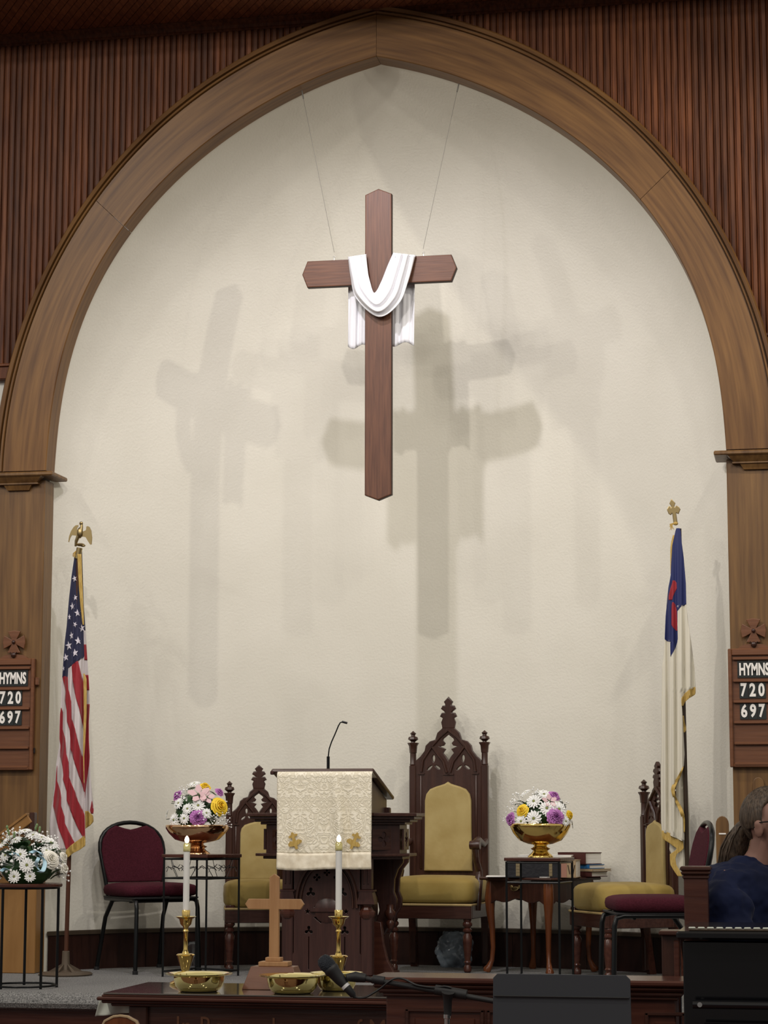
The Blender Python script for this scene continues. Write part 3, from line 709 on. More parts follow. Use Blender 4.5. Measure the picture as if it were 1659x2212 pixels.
fp = cw2([(540, 660), (515, 440), (495, 420), (470, 460), (430, 440), (395, 350), (430, 280), (460, 285), (475, 320), (500, 300), (490, 260), (455, 205), (490, 120), (565, 200), (545, 265), (545, 300), (575, 310), (600, 270), (655, 300), (680, 350), (640, 440), (600, 420), (580, 415), (610, 660)])
plate('cross_finial', fp, [], .012, M['old_gold'], cf, loc=fc, bev=.003)
m = MB()
for k in range(9):
    a_ = -2.9+k*.25; m.tube([fc+V(.002, -.006, .0), fc+V(-.012-.002*k, -.012, -.008), fc+V(-.03*abs(math.cos(a_))-.004, -.014, -.022-.020*abs(math.sin(k*1.7)))], [.0035, .003, .0008], 5)
m.sq(fc+V(.002, -.005, -.004), (.014, .012, .010), nu=10, nv=6)
m.build('tassel', M['fringe'], cf)

# ================================================================== HYMN BOARDS
def hymn_board(name, px, label, wh, emb_px):
    xc = at(px, 1500, 0).x; zt_, zb2 = 1.7555, 1.1266
    t = thing(name, label, 'hymn board', (xc, -.012, zb2)); H = zt_-zb2
    MB().box((0, 0, H/2), (wh*2, .022, H), .003).build('backboard', M['board_face'], t)
    m = MB(); fwid = .020
    m.box((-wh+fwid/2, -.014, H/2), (fwid, .022, H), .004); m.box((wh-fwid/2, -.014, H/2), (fwid, .022, H), .004)
    m.box((0, -.014, fwid/2), (wh*2-.04, .021, fwid), .004); m.box((0, -.014, H-.018), (wh*2-.04, .021, .036), .004)
    m.build('frame', M['board'], t)
    m = MB(); m.prism([(-.085, H), (.085, H), (.072, H+.012), (.05, H+.022), (.02, H+.026), (-.02, H+.026), (-.05, H+.022), (-.072, H+.012)], -.011, .011)
    m.build('pediment', M['board'], t)
    # cross patty with flaring arms, and its boss
    cz_ = H+.095; arm = []
    for k in range(4):
        a_ = k*PI/2; ca, sa = math.cos(a_), math.sin(a_)
        for (u, v) in ((.012, -.010), (.058, -.034), (.064, 0), (.058, .034), (.012, .010)):
            arm.append((u*ca-v*sa, u*sa+v*ca))
    plate('cross_ornament', arm, [], .012, M['board'], t, loc=(0, -.010, cz_), bev=.003)
    MB().sq((0, -.022, cz_), (.011, .009, .011), nu=10, nv=6).build('boss', M['walnut'], t, smooth=50); mm = MB(); mm.sq((0, -.018, H+.022), (.016, .012, .016), nu=12, nv=8)
    mm.tube([(0, -.02, H+.035), (.012, -.02, H+.03), (.02, -.018, H+.038)], .003, 5); mm.tube([(0, -.02, H+.035), (-.012, -.02, H+.03), (-.02, -.018, H+.038)], .003, 5)
    mm.build('carved_boss', M['walnut'], t, smooth=50)
    for i, zz in enumerate((.560, .457, .346, .236, .125, .017)):
        if i == 0: zz = .575
        MB().box((0, -.020, zz), (wh*2-.05, .016, .014), .003).build('card_rail', M['board'], t)
    def card(s_, x, z, ww, hh, lw, lh):
        c = MB().box((x, -.0145, z), (ww, .003, hh)).build('card', M['card'], t)
        text('letter', s_, M['letter'], c, (x, -.0170, z), lh, lw, bold=.035)
    card('HYMNS', 0, .519, .178, .090, .158, .068)
    for j, ch in enumerate('720'): card(ch, -.052+j*.0465-.006, .409, .0445, .090, .033, .072)
    for j, ch in enumerate('697'): card(ch, -.052+j*.0465-.006, .298, .0445, .090, .033, .072)
    return t
hymn_board('hymn_board', 31, 'brown wooden hymn board on the pilaster beside the striped flag', .128, 34)
b2 = hymn_board('hymn_board.001', 1631, 'brown wooden hymn board on the pilaster above the seated person', .138, 1634)
mm = MB().box((.140, -.004, .50), (.022, .02, .045), .004).build('side_latch', M['board'], bpy.data.objects['hymn_board'])
mm = MB().box((.133, -.004, .11), (.008, .012, .03), .002).build('side_latch', M['recess'], bpy.data.objects['hymn_board'])

# ================================================================== GOTHIC CHAIRS
GZ = 2939.0
gab = [(570, 1290), (570, 1210), (500, 1150), (420, 1050), (400, 960), (330, 890), (230, 860), (190, 740), (95, 655)]
fin = [(95, 655), (95, 640), (112, 560), (80, 480), (130, 450), (110, 410), (45, 405), (42, 395), (60, 360), (112, 320), (95, 285), (45, 280), (40, 240), (60, 205), (0, 140)]
sfin = [(60, 1290), (55, 1080), (62, 1075), (72, 1050), (75, 960), (105, 905), (40, 900), (35, 890), (95, 840), (80, 800), (40, 790), (35, 770), (60, 740), (0, 695)]
def throne(name, label, loc, rz, W, zg, padz0, padz1, padw, arms, sw, sd_, group=None, ky=1.0, zs=.375):
    """zg: height of the gable foot; W: half distance between the back posts"""
    t = thing(name, label, 'chair', loc, rz, group); k = W/.218; yb = sd_/2
    def G(p): return (p[0]/GZ*k, zg+(1290-p[1])/GZ*ky)
    def Gf(p): return (p[0]/GZ*(.5+.5*ky), zg+(1290-p[1])/GZ*ky)
    half = [(W-.015, .30), (W-.015, zg)]+[G(p) for p in gab[1:]]
    outer = mirror(half+[(0, G(gab[-1])[1]+.004)])
    quat = [(0, 750), (100, 830), (112, 870), (70, 915), (90, 945), (190, 965), (110, 1000), (65, 1020), (110, 1085), (60, 1140), (0, 1235)]
    q = [G(p) for p in quat]+[(-G(p)[0], G(p)[1]) for p in quat[::-1][1:-1]]
    holes = [q]
    for sg in (-1, 1):
        for (tip, cen, ww) in (((0, 1105), (0, 1255), 36), ((-125, 1385), (-12, 1290), 30), ((125, 1365), (12, 1290), 30)):
            d = V(cen[0]-tip[0], cen[1]-tip[1], 0); L = d.length; d.normalize(); nn = V(-d.y, d.x, 0); pl = []
            for j in range(12):
                a_ = 2*PI*j/12; u = (1-math.cos(a_))/2*L; v = math.sin(a_)*ww*(1+.15*math.cos(a_))
                pl.append((tip[0]+d.x*u+nn.x*v, tip[1]+d.y*u+nn.y*v))
            holes.append([((sg*265+p[0])/GZ*k, G(p)[1]) for p in pl])
    plate('back_panel', outer, holes, .022, M['walnut'], t, loc=(0, yb, 0), bev=.004)
    # raised rails along the gable, meeting over the pad
    m = MB()
    for sg in (-1, 1):
        m.tube([V(sg*.165*k, -.014, zg-.040), V(sg*.155*k, -.014, zg+ky*.03), V(sg*.10*k, -.014, zg+ky*.11), V(sg*.05*k, -.014, zg+ky*.165), V(0, -.014, zg+ky*.205)], .0085, 6)
        m.tube([V(sg*.010*k, -.014, zg-.045), V(sg*.03*k, -.014, zg+ky*.02), V(sg*.07*k, -.014, zg+ky*.07), V(sg*.10*k, -.014, zg+ky*.11)], .0085, 6)
        m.box((sg*.165*k, -.012, zg-.05), (.04*k, .014, .008)); m.box((sg*.01, -.012, zg-.055), (.045*k, .014, .008))
        m.box((sg*.168*k, -.012, (zg-.06+padz0)/2), (.012, .012, zg-.06-padz0), .003)
    o = m.build('tracery', M['walnut'], t, smooth=50); o.location.y = yb
    # finial
    plate('finial', [Gf(p) for p in [(95, 650)]+fin[1:]]+[(-Gf(p)[0], Gf(p)[1]) for p in fin[::-1][1:-1]]+[Gf((-95, 650))], [], .026, M['walnut'], t, loc=(0, yb, .002), bev=.006)
    for sg in (-1, 1):
        post = MB().box((sg*W, yb, (.02+zg)/2), (.040, .040, zg-.02), .005).build('post', M['walnut'], t)
        MB().lathe([(.020, zg), (.0215, zg+.004), (.0185, zg+.01), (.0185, zg+.07), (.0215, zg+.073), (.0225, zg+.085), (.025, zg+.113), (.034, zg+.128), (.034, zg+.132), (.013, zg+.134), (.012, zg+.138), (.031, zg+.152), (.027, zg+.166), (.013, zg+.171), (.012, zg+.178), (.019, zg+.187), (0, zg+.203)], c=(sg*W, yb, 0), seg=8, rot=PI/8).build('post_finial', M['walnut'], post, smooth=30)
    # upholstered back pad with an ogee head
    pw = padw; H = padz1-padz0
    hp = [(pw*1.03, 0), (pw*1.0, H*.35), (pw*.99, H*.80), (pw*.93, H*.87), (pw*.78, H*.92), (pw*.50, H*.950), (pw*.26, H*.968), (pw*.12, H*.980), (.0, H)]
    plate('back_pad', mirror(hp), [], .026, M['gold_pad'], t, loc=(0, yb-.020, padz0), bev=.010)
    full = mirror(hp)
    MB().tube([V(x, yb-.028, padz0+z) for x, z in full], .005, 6, True).build('pad_piping', M['gold_pipe'], t, smooth=60)
    # seat
    MB().sq((0, -.0, zs+.075), (sw*1.03, sd_/2*1.04, .085), .45, .35, 32, 14).build('seat_cushion', M['gold_velvet'], t, smooth=180)
    MB().tube([(-sw, -sd_/2, zs), (sw, -sd_/2, zs), (sw*.96, sd_/2-.02, zs), (-sw*.96, sd_/2-.02, zs)], .007, 6, True).build('seat_piping', M['gold_pipe'], t)
    m = MB(); m.box((0, -sd_/2+.015, zs-.04), (sw*2, .03, .078), .004); m.box((0, sd_/2-.02, zs-.04), (sw*1.9, .03, .078), .004)
    for sg in (-1, 1): m.box((sg*(sw-.015), 0, zs-.04), (.03, sd_-.06, .078), .004)
    m.build('seat_frame', M['walnut_x'], t)
    lp = [(.014, 0), (.022, .008), (.023, .03), (.015, .042), (.017, .05), (.022, .058), (.016, .066), (.026, .16), (.027, .20), (.017, .218), (.026, .228), (.026, .238), (.016, .248), (.028, .262), (.028, .272), (.020, .282), (.024, .295), (.024, .30)]
    for sg in (-1, 1):
        l = MB().lathe(lp, c=(sg*(sw-.03), -sd_/2+.03, 0), seg=14)
        l.box((sg*(sw-.03), -sd_/2+.03, .335), (.052, .052, .075), .003)
        l.build('leg', M['cherry'] if False else M['mahog'], t, smooth=40)
        if True:
            z0, z1 = 0, .34
            m = MB(); yy = sd_/2-.02
            m.add([V(sg*W-.02, yy+.03, 0), V(sg*W+.02, yy+.03, 0), V(sg*W+.02, yy+.07, 0), V(sg*W-.02, yy+.07, 0), V(sg*W-.022, yy-.02, z1), V(sg*W+.022, yy-.02, z1), V(sg*W+.022, yy+.02, z1), V(sg*W-.022, yy+.02, z1)], [(0, 3, 2, 1), (4, 5, 6, 7), (0, 1, 5, 4), (1, 2, 6, 5), (2, 3, 7, 6), (3, 0, 4, 7)])
            m.build('leg', M['mahog'], t)
    if arms:
        for sg in (-1, 1):
            xa = sg*(W+.012); zt2 = .72
            m = MB()
            m.tube([(xa, yb-.02, zt2+.01), (xa, yb-.10, zt2-.01), (xa, yb-.22, zt2+.015), (xa, yb-.29, zt2-.005), (xa, yb-.315, zt2-.03)], [.016, .018, .022, .024, .018], 10)
            m.lathe([(0, -.03), (.024, -.03), (.026, -.02), (.026, .02), (.024, .03), (0, .03)], c=(xa, yb-.30, zt2-.012), seg=14, M=Matrix.Rotation(PI/2, 3, 'Y'))
            m.build('armrest', M['walnut'], t, smooth=40)
            m = MB(); m.tube([(xa, yb-.30, zt2-.03), (xa, yb-.27, zt2-.10), (xa+sg*.004, yb-.22, zt2-.16), (xa+sg*.01, yb-.25, .50), (xa+sg*.018, yb-.30, .42), (xa+sg*.014, yb-.30, .34)], [.020, .018, .022, .024, .020, .018], 8)
            m.build('arm_support', M['walnut'], t, smooth=50)
    return t
p = at(964, 1700, .99)
throne('throne_chair', 'tall gothic armchair with gold velvet seat, standing right of the pulpit', (p.x-.008, .78, 0), -.09, .218, 1.172, .565, 1.062, .132, True, .245, .46)
p = at(570, 1800, .78)
throne('throne_chair.001', 'smaller gothic side chair with gold velvet pad, left of and behind the pulpit', (p.x+.03, .56, 0), .28, .172, .874, .515, .838, .098, False, .20, .42, ky=.735, zs=.352)
throne('throne_chair.002', 'smaller gothic side chair turned sideways, half behind the white flag', (1.315, .36, 0), math.radians(-60), .178, .874, .50, .838, .098, False, .235, .44, ky=.735, zs=.352)

# ================================================================== STACKING CHAIRS
def banquet(name, label, loc, rz):
    t = thing(name, label, 'chair', loc, rz)
    W = .205
    # back frame with an arched head, carried on into the seat rails and rear legs
    arc_ = []
    for i in range(17):
        a_ = PI*i/16; arc_.append((-W*math.cos(a_), .675+.160*math.sin(a_)**.8 if 0 < i < 16 else .675))
    def yb(z): return .19+max(0, z-.45)*.20
    pts = [V(-W*.84, .19, .42), V(-W*.90, yb(.52), .52)]+[V(x, yb(z), z) for x, z in arc_]+[V(W*.90, yb(.52), .52), V(W*.84, .19, .42)]
    MB().tube(pts, .0125, 8).build('back_frame', M['black_metal'], t, smooth=60)
    # pad, dished at the top to leave a hand hold
    inner = [(-W*.80, .505), (-W*.90, .60), (-W*.93, .675), (-W*.87, .735), (-W*.70, .785), (-W*.48, .808), (-W*.22, .792), (0, .783), (W*.22, .792), (W*.48, .808), (W*.70, .785), (W*.87, .735), (W*.93, .675), (W*.90, .60), (W*.80, .505)]
    me = cutout(inner, [], .035, .010, 2); 
    for v in me.vertices: v.co.y += yb(v.co.z)
    me.materials.append(M['maroon']); smooth_by_angle(me, 50); me.name = 'backrest'
    o = bpy.data.objects.new('backrest', me); C.objects.link(o); o.parent = t
    MB().sq((0, -.005, .455), (.225, .205, .043), .55, .30, 32, 12).build('seat', M['maroon'], t, smooth=180)
    MB().box((0, -.01, .415), (.40, .40, .010), .002).build('seat_pan', M['black_matte'], t)
    for sg in (-1, 1):
        MB().tube([(sg*.185, .19, .405), (sg*.19, -.17, .405), (sg*.19, -.205, .395), (sg*.192, -.215, .36), (sg*.20, -.225, 0.012)], .0125, 8).build('leg', M['black_metal'], t, smooth=60)
        MB().tube([(sg*.175, .12, .40), (sg*.185, .19, .30), (sg*.20, .26, .012)], .0125, 8).build('leg', M['black_metal'], t, smooth=60)
        for yy, zz in ((-.225, 0), (.261, 0)): MB().lathe([(.015, 0), (.016, .018), (.012, .02)], c=(sg*.20, yy, 0), seg=10).build('foot_cap', M['black_matte'], t)
    MB().tube([(-.19, -.12, .395), (.19, -.12, .395)], .009, 6).tube([(-.18, .12, .395), (.18, .12, .395)], .009, 6).build('crossbar', M['black_metal'], t)
    MB().box((0, -.190, .418), (.05, .006, .012)).build('maker_plate', M['tag'], t)
    return t
p = at(292, 1900, .62); 
banquet('stacking_chair', 'burgundy padded stacking chair with black frame beside the striped flag', (-1.375, .335, 0), math.radians(44))
banquet('stacking_chair.001', 'burgundy padded stacking chair turned sideways before the low gold chair', (at(1392, 1950, -1.15).x+.05, -1.28, 0), math.radians(-76))

# ================================================================== PULPIT
P0 = V(at(725, 2000, -.05).x, -.02, 0)
pu = thing('pulpit', 'dark carved wooden pulpit with gothic arched front and pierced trefoils', 'pulpit', P0)
W_ = M['pulpit']
def tref(cx_, cz_, r, n=3, rot=PI/2):
    pts = []; w_ = PI/n
    for k in range(n):
        a_ = rot+k*2*PI/n
        for j in range(-4, 5):
            b = a_+j*.5
            pts.append((cx_+r*.60*math.cos(a_)+r*.38*math.cos(b), cz_+r*.60*math.sin(a_)+r*.38*math.sin(b)))
        pts.append((cx_+r*.26*math.cos(a_+w_), cz_+r*.26*math.sin(a_+w_)))
    return pts
def star5(cx_, cz_, r): return [(cx_+(r if i % 2 == 0 else r*.4)*math.cos(PI/2+i*PI/5), cz_+(r if i % 2 == 0 else r*.4)*math.sin(PI/2+i*PI/5)) for i in range(10)]
fw = .178
fl = [(-fw-.05, .03), (-fw-.03, .09), (-fw, .15), (-fw, .66), (fw, .66), (fw, .15), (fw+.03, .09), (fw+.05, .03)]
slot = lambda x: [(x-.004, .06), (x+.004, .06), (x+.004, .235), (x-.004, .235)]
holes = [tref(-.098, .265, .026), tref(.098, .265, .026), slot(-.098), slot(.098), star5(-.105, .365, .021), star5(.105, .365, .021), tref(-.088, .465, .028), tref(.085, .465, .028),
         [(-.075, .385), (-.05, .415), (-.03, .43), (-.022, .395)], [(.075, .385), (.05, .415), (.03, .43), (.022, .395)], [(-.075, .335), (-.03, .30), (-.022, .33), (-.03, .345)], [(.075, .335), (.03, .30), (.022, .33), (.03, .345)],
         tref(-.055, .545, .022, 4), tref(.055, .545, .022, 4), tref(0, .57, .020, 4), tref(0, .12, .02)]
plate('front_panel', fl, holes, .022, W_, pu, (0, -.245, 0), .002)
MB().box((0, -.225, .34), (fw*2, .008, .60)).build('dark_backing', M['recess'], pu)
# arch moulding on the panel
m = MB()
for rr, ww in ((.0, .010), (.022, .006)):
    pl = []
    for sg in (-1, 1):
        ar = [V(sg*(.165-rr)*math.cos(a_)**.9, -.262, .40+(.235-rr)*math.sin(a_)) for a_ in [PI/2*i/10 for i in range(11)]]
        m.tube([V(sg*(.165-rr), -.262, .385)]+ar, ww, 6)
m.build('arch_moulding', M['walnut'], pu, smooth=60)
m = MB(); m.lathe([(.060, -.006), (.068, 0), (.060, .006)], c=(0, -.258, .372), seg=24, M=Matrix.Rotation(PI/2, 3, 'X')); m.box((0, -.266, .372), (.18, .012, .020), .003)
m.build('rosette', W_, pu, smooth=40)
for sg in (-1, 1):
    x = sg*.215
    MB().box((x, -.225, .185), (.062, .07, .31), .006).build('post_lower', W_, pu)
    MB().lathe([(.034, .34), (.042, .352), (.046, .362), (.046, .374), (.034, .386), (.026, .40), (.034, .412), (.030, .418)], c=(x, -.235, -.01), seg=8, rot=PI/8).build('pendant_cap', M['mahog'], pu)
    m = MB(); m.prism([(x-.048, .405), (x+.048, .405), (x+.034, .47), (x-.034, .47)], -.275, -.19)
    m.box((x, -.232, .475), (.086, .09, .012), .003); m.box((x, -.232, .57), (.056, .06, .18), .004)
    for q in (-.012, .012): m.box((x+q, -.264, .58), (.008, .006, .14), .002)
    m.build('post_upper', W_, pu)
    # flaring foot
    plate('foot', [(sg*(.20), .0), (sg*.345, .0), (sg*.325, .03), (sg*.285, .10), (sg*.262, .19), (sg*.25, .30), (sg*.20, .30)][::sg], [], .055, M['mahog'], pu, (0, -.02, 0), .004)
    # scroll brackets carrying the shelf
    for yy, kk in ((.10, 1.0), (.26, 1.0)):
        sc = [(.205, .655), (.44, .655), (.435, .62), (.40, .585), (.375, .53), (.372, .46), (.392, .42), (.388, .375), (.352, .335), (.335, .27), (.305, .235), (.27, .235), (.262, .30), (.285, .36), (.27, .43), (.235, .50), (.215, .58)]
        plate('bracket', [(sg*a_*.79, b) for a_, b in sc][::sg], [], .040, W_, pu, (0, yy, 0), .006)
    MB().lathe([(0, .27), (.012, .272), (.022, .29), (.024, .305), (.012, .318), (.020, .328), (.030, .345), (.030, .36), (.018, .375), (.018, .40)], c=(sg*.29, .02, -.005), seg=14).build('drop', M['mahog'], pu, smooth=50)
MB().box((0, .10, .33), (.36, .30, .62), .004).build('core', W_, pu)
m = MB(); m.box((0, -.02, .015), (.60, .56, .03), .004); m.build('plinth', M['mahog'], pu)
# half-octagonal gallery
def octo(rx, ry, z0, z1, ch=.42, yb=.10, bev=0):
    pl = [(-rx, yb), (-rx, -ry*(1-ch*1.2)+0), (-rx*(1-ch), -ry), (rx*(1-ch), -ry), (rx, -ry*(1-ch*1.2)), (rx, yb)]
    return pl, z0, z1
for nm, (pl, z0, z1), mt in (('gallery_top', octo(.470, .33, .868, .886), M['walnut_x']), ('gallery_cove', octo(.455, .30, .852, .868), M['walnut_x']), ('gallery_cove', octo(.43, .275, .838, .852), M['walnut_x']), ('gallery_cove', octo(.40, .25, .824, .838), M['walnut_x']),
                             ('gallery_drum', octo(.37, .235, .668, .824), W_), ('gallery_ledge', octo(.425, .272, .655, .670), M['walnut_x']), ('gallery_ledge', octo(.385, .245, .640, .655), M['walnut_x'])):
    MB().prismz(pl, z0, z1).build(nm, mt, pu, bevel=.003)
# pierced quatrefoil panels on the drum
for (x, y, a_) in ((.292, -.178, 47), (-.292, -.178, -47), (.383, -.02, 90), (-.383, -.02, -90), (0, -.248, 0)):
    r_ = math.radians(a_)
    plate('pierced_panel', [(-.075, -.055), (.075, -.055), (.075, .055), (-.075, .055)], [tref(0, 0, .042, 4, PI/2)], .012, M['walnut_x'], pu, (x, y, .745), .001, rz=r_)
# desk
dsk = MB().add([V(-.245, -.30, .886), V(.245, -.30, .886), V(.245, .16, .886), V(-.245, .16, .886), V(-.245, -.30, 1.070), V(.245, -.30, 1.070), V(.245, .16, .960), V(-.245, .16, .960)],
               [(0, 3, 2, 1), (4, 5, 6, 7), (0, 1, 5, 4), (1, 2, 6, 5), (2, 3, 7, 6), (3, 0, 4, 7)]).build('desk_box', W_, pu)
sl = math.atan2(.110, .46)
MB().box((0, -.09, 1.040), (.56, .60, .022), .006, rot=Matrix.Rotation(-sl, 3, 'X')).build('desk_top', M['walnut_x'], pu)
MB().box((.255, .14, .90), (.03, .05, .035), .006).build('desk_stop', W_, pu)
MB().box((-.275, -.37, 1.098), (.02, .03, .02), .004).build('desk_stop', W_, pu)

# paraments: cream brocade antependium
pc = at(701, 1667, -.42)
cl = thing('pulpit_cloth', 'cream brocade cloth with two gold emblems hanging from the pulpit desk', 'cloth', (pc.x, -.42, 1.125))
zt0 = at(700, 1666, -.42).z-1.125
Wc = .258; zbot = at(700, 1878, -.42).z-1.125; zband = at(700, 1842, -.42).z-1.125
def cy(u, z):
    t_ = min(1, -z/.3) if z < 0 else 0
    return -.004-t_*(.024*math.exp(-((u-.60-.08*t_)/.05)**2)-.022*math.exp(-((u-.69-.05*t_)/.04)**2)+.006*math.sin(u*9)+.010*math.exp(-((u-.42)/.05)**2)+.004*math.sin(u*41))
m = MB()
def cf1(u, v):
    z = zt0+(zband-zt0)*v; x = (u-.5)*2*Wc
    y = cy(u, z-zt0)
    z2 = z-(.004*math.sin(u*5) if v > .5 else 0)
    if v < .06:
        a_ = (1-v/.06)*PI/2*.9; y += .012*(1-math.cos(a_)); z2 -= .004*(1-v/.06)
    return V(x*(1-.012*v), y, z2)
m.grid(cf1, 60, 60); m.build('hanging', M['brocade'], cl, smooth=180, solid=.004)
m = MB()
m.grid(lambda u, v: V((u-.5)*2*Wc*(.988+.008*v), cy(u, -.5)-.004-.003*math.sin(u*70)*v, zband+(zbot-zband)*v-.004*math.sin(u*5)-.003*math.sin(u*9)*v), 60, 6)
m.build('bottom_band', M['brocade_band'], cl, smooth=180, solid=.003)
m = MB(); m.grid(lambda u, v: V((u-.5)*2*Wc, .010+v*.12, zt0-.003-v*.12*math.tan(sl)+.0), 8, 4); m.build('top_fold', M['brocade'], cl, smooth=180, solid=.004)
for (ex, ey, tl) in ((640, 1822, -.35), (765, 1822, .45)):
    e0 = at(ex, ey, -.42)-cl.location; u0 = (e0.x+Wc)/(2*Wc); yb = cy(u0, -.3)-.014
    pts = [(-.006, -.030), (.006, -.030), (.007, -.012), (.035, -.004), (.038, .006), (.022, .016), (.008, .012), (.006, .034), (.022, .036), (.026, .044), (.010, .048), (.004, .060), (-.004, .060), (-.008, .048), (-.022, .046), (-.024, .036), (-.007, .034), (-.009, .014), (-.024, .018), (-.038, .006), (-.036, -.006), (-.008, -.012)]
    c_, s_ = math.cos(-tl*.9), math.sin(-tl*.9)
    plate('gold_emblem', [(a_*c_-b*s_, a_*s_+b*c_) for a_, b in pts], [], .003, M['fringe'], cl, (e0.x, yb+.002, e0.z), .001)
gm = thing('gooseneck_microphone', 'thin black gooseneck microphone rising behind the brocade cloth', 'microphone', at(709, 1668, -.25))
go_ = gm.location
MB().tube([at(709, 1668, -.25)-go_+V(0, 0, -.06), at(709, 1634, -.25)-go_], .0085, 10).build('base', M['black_metal'], gm, smooth=60)
MB().tube([at(x, y, -.25)-go_ for x, y in ((709, 1636), (711, 1618), (716, 1603), (724, 1585), (731, 1568), (735, 1561), (741, 1559))], .0036, 8).build('gooseneck', M['black_metal'], gm, smooth=60)
MB().tube([at(739, 1559, -.25)-go_, at(750, 1562, -.25)-go_], .0062, 10).build('capsule', M['black_metal'], gm, smooth=60)

# ================================================================== FLOWER STANDS
def wire_stand(name, label, px0, px1, pytop, y, group=None, twigs=True, rk=1.0, n=4, rot=0):
    a_, b = at(px0, pytop, y), at(px1, pytop, y); r = (b.x-a_.x)/2*rk; c = (a_+b)/2; zt_ = c.z
    t = thing(name, label, 'plant stand', (c.x, y, 0), rot, group)
    ring = [(r*math.cos(2*PI*k/n+PI/n), r*math.sin(2*PI*k/n+PI/n)) for k in range(n)]
    MB().prismz([(x*1.0, yy*1.0) for x, yy in ring], zt_-.018, zt_).build('top', M['mahog'], t, bevel=.003)
    rr = r*.93
    rg = [V(rr*math.cos(2*PI*k/n+PI/n), rr*math.sin(2*PI*k/n+PI/n), 0) for k in range(n)]
    for zz, nm in ((zt_-.026, 'upper_rail'), (zt_-.130, 'lower_rail'), (.03, 'base_rail')):
        MB().tube([p+V(0, 0, zz) for p in rg], .0055, 6, True).build(nm, M['black_metal'], t)
    for p in rg: MB().tube([p+V(0, 0, zt_-.02), p+V(0, 0, .0)], .0062, 6).build('leg', M['black_metal'], t, smooth=60)
    if twigs:
        for k in range(n):
            p, q = rg[k], rg[(k+1) % n]; m = MB()
            def T(u, z): return p.lerp(q, u)+V(0, 0, zt_-.026-z)
            for pl in (((.18, 0), (.24, .05), (.33, .10)), ((.24, .05), (.10, .045), (.06, .07)), ((.22, .035), (.36, .052), (.48, .035)), ((.40, .045), (.48, .068)), ((.80, 0), (.74, .05), (.62, .10)), ((.75, .04), (.60, .05), (.52, .032)), ((.60, .048), (.53, .066)), ((.76, .06), (.88, .04), (.94, .05))):
                m.tube([T(u, z) for u, z in pl], .0022, 4)
            m.build('twig_scroll', M['black_metal'], t)
    return t, V(c.x, y, zt_)
s1, top1 = wire_stand('plant_stand', 'square black wire stand with twig pattern beside the burgundy chair', 352, 521, 1845, -.02, 'wire flower stands', rot=math.radians(-22), rk=1.0)
s2, top2 = wire_stand('plant_stand.001', 'square black wire stand in front of the small table and big book', 1086, 1245, 1852, -.10, 'wire flower stands', rot=math.radians(-8), rk=1.10, twigs=False)
s1.location.y = -.02; s2.location.y = -.10
# round stand at the left
cL = at(57, 1908, -1.0)
rs = thing('plant_stand.002', 'round topped black wire stand carrying the white flowers', 'plant stand', (cL.x, -1.0, 0))
zt3 = cL.z
MB().lathe([(.18, zt3-.018), (.184, zt3-.014), (.184, zt3-.004), (.18, zt3)], seg=36).build('top', M['mahog'], rs, smooth=40)
for zz in (zt3-.022, .012): MB().tube([(.165*math.cos(2*PI*k/32), .165*math.sin(2*PI*k/32), zz) for k in range(32)], .006, 6, True).build('ring', M['black_metal'], rs, smooth=60)
for an in (200, 245, 15, -40, 110): 
    c_, s_ = math.cos(math.radians(an))*.165, math.sin(math.radians(an))*.165
    MB().tube([(c_, s_, zt3-.02), (c_, s_, 0.0)], .0075, 8).build('leg', M['black_metal'], rs, smooth=60)

# ================================================================== BOWLS AND FLOWERS
def bowl(name, label, px, y, ztop, rpx, pyrim, mt, group):
    p = at(px, pyrim, y); R_ = rpx/(FPX/(y+CD)); H = p.z-ztop
    t = thing(name, label, 'bowl', (p.x, y, ztop), 0, group)
    pr = [(R_*.0, H), (R_*.96, H-.003), (R_*.985, H), (R_*1.0, H-.003), (R_*.99, H-.02), (R_*.90, H*.72), (R_*.70, H*.50), (R_*.42, H*.40), (R_*.26, H*.375)]
    MB().lathe([(0, H-.03), (R_*.93, H-.012)]+pr[2:]+[(0, H*.37)], seg=48).build('basin', mt, t, smooth=50)
    MB().lathe([(R_*.26, H*.385), (R_*.20, H*.34), (R_*.24, H*.30), (R_*.33, H*.27), (R_*.30, H*.235), (R_*.24, H*.20), (R_*.30, H*.13), (R_*.38, H*.07), (R_*.42, H*.02), (R_*.42, 0)], seg=40).build('foot', mt, t, smooth=50)
    return t, p, R_
b1, bp1, br1 = bowl('footed_bowl', 'copper gold footed bowl on the left wire stand, left of the pulpit', 426, -.02, top1.z, 70, 1782, M['copper'], 'footed flower bowls')
b2_, bp2, br2 = bowl('footed_bowl.001', 'gold footed bowl on the wire stand right of the tall chair', 1167, -.10, top2.z, 65, 1779, M['brass'], 'footed flower bowls')

def petal_flower(npet, L, wd, droop, mt1, mt2, layers=1, eye=.22):
    m = MB()
    for la in range(layers):
        for k in range(npet):
            a_ = 2*PI*(k+.5*la)/npet+random.uniform(-.08, .08); d = V(math.cos(a_), math.sin(a_), 0); n_ = V(-d.y, d.x, 0); l = L*(1-.18*la)*random.uniform(.92, 1.05)
            zz = .0+.10*la*L
            pts = [d*(L*.15)+V(0, 0, zz), d*(l*.55)+n_*wd+V(0, 0, zz+l*.10), d*l+n_*wd*.45+V(0, 0, zz-droop*l), d*l*1.04+V(0, 0, zz-droop*l), d*l-n_*wd*.45+V(0, 0, zz-droop*l), d*(l*.55)-n_*wd+V(0, 0, zz+l*.10)]
            m.add(pts, [(0, 1, 2, 3), (0, 3, 4, 5)])
    m.mi = 1; m.sq((0, 0, .04*L), (L*eye, L*eye, L*.12), nu=8, nv=4); m.mi = 0
    return m
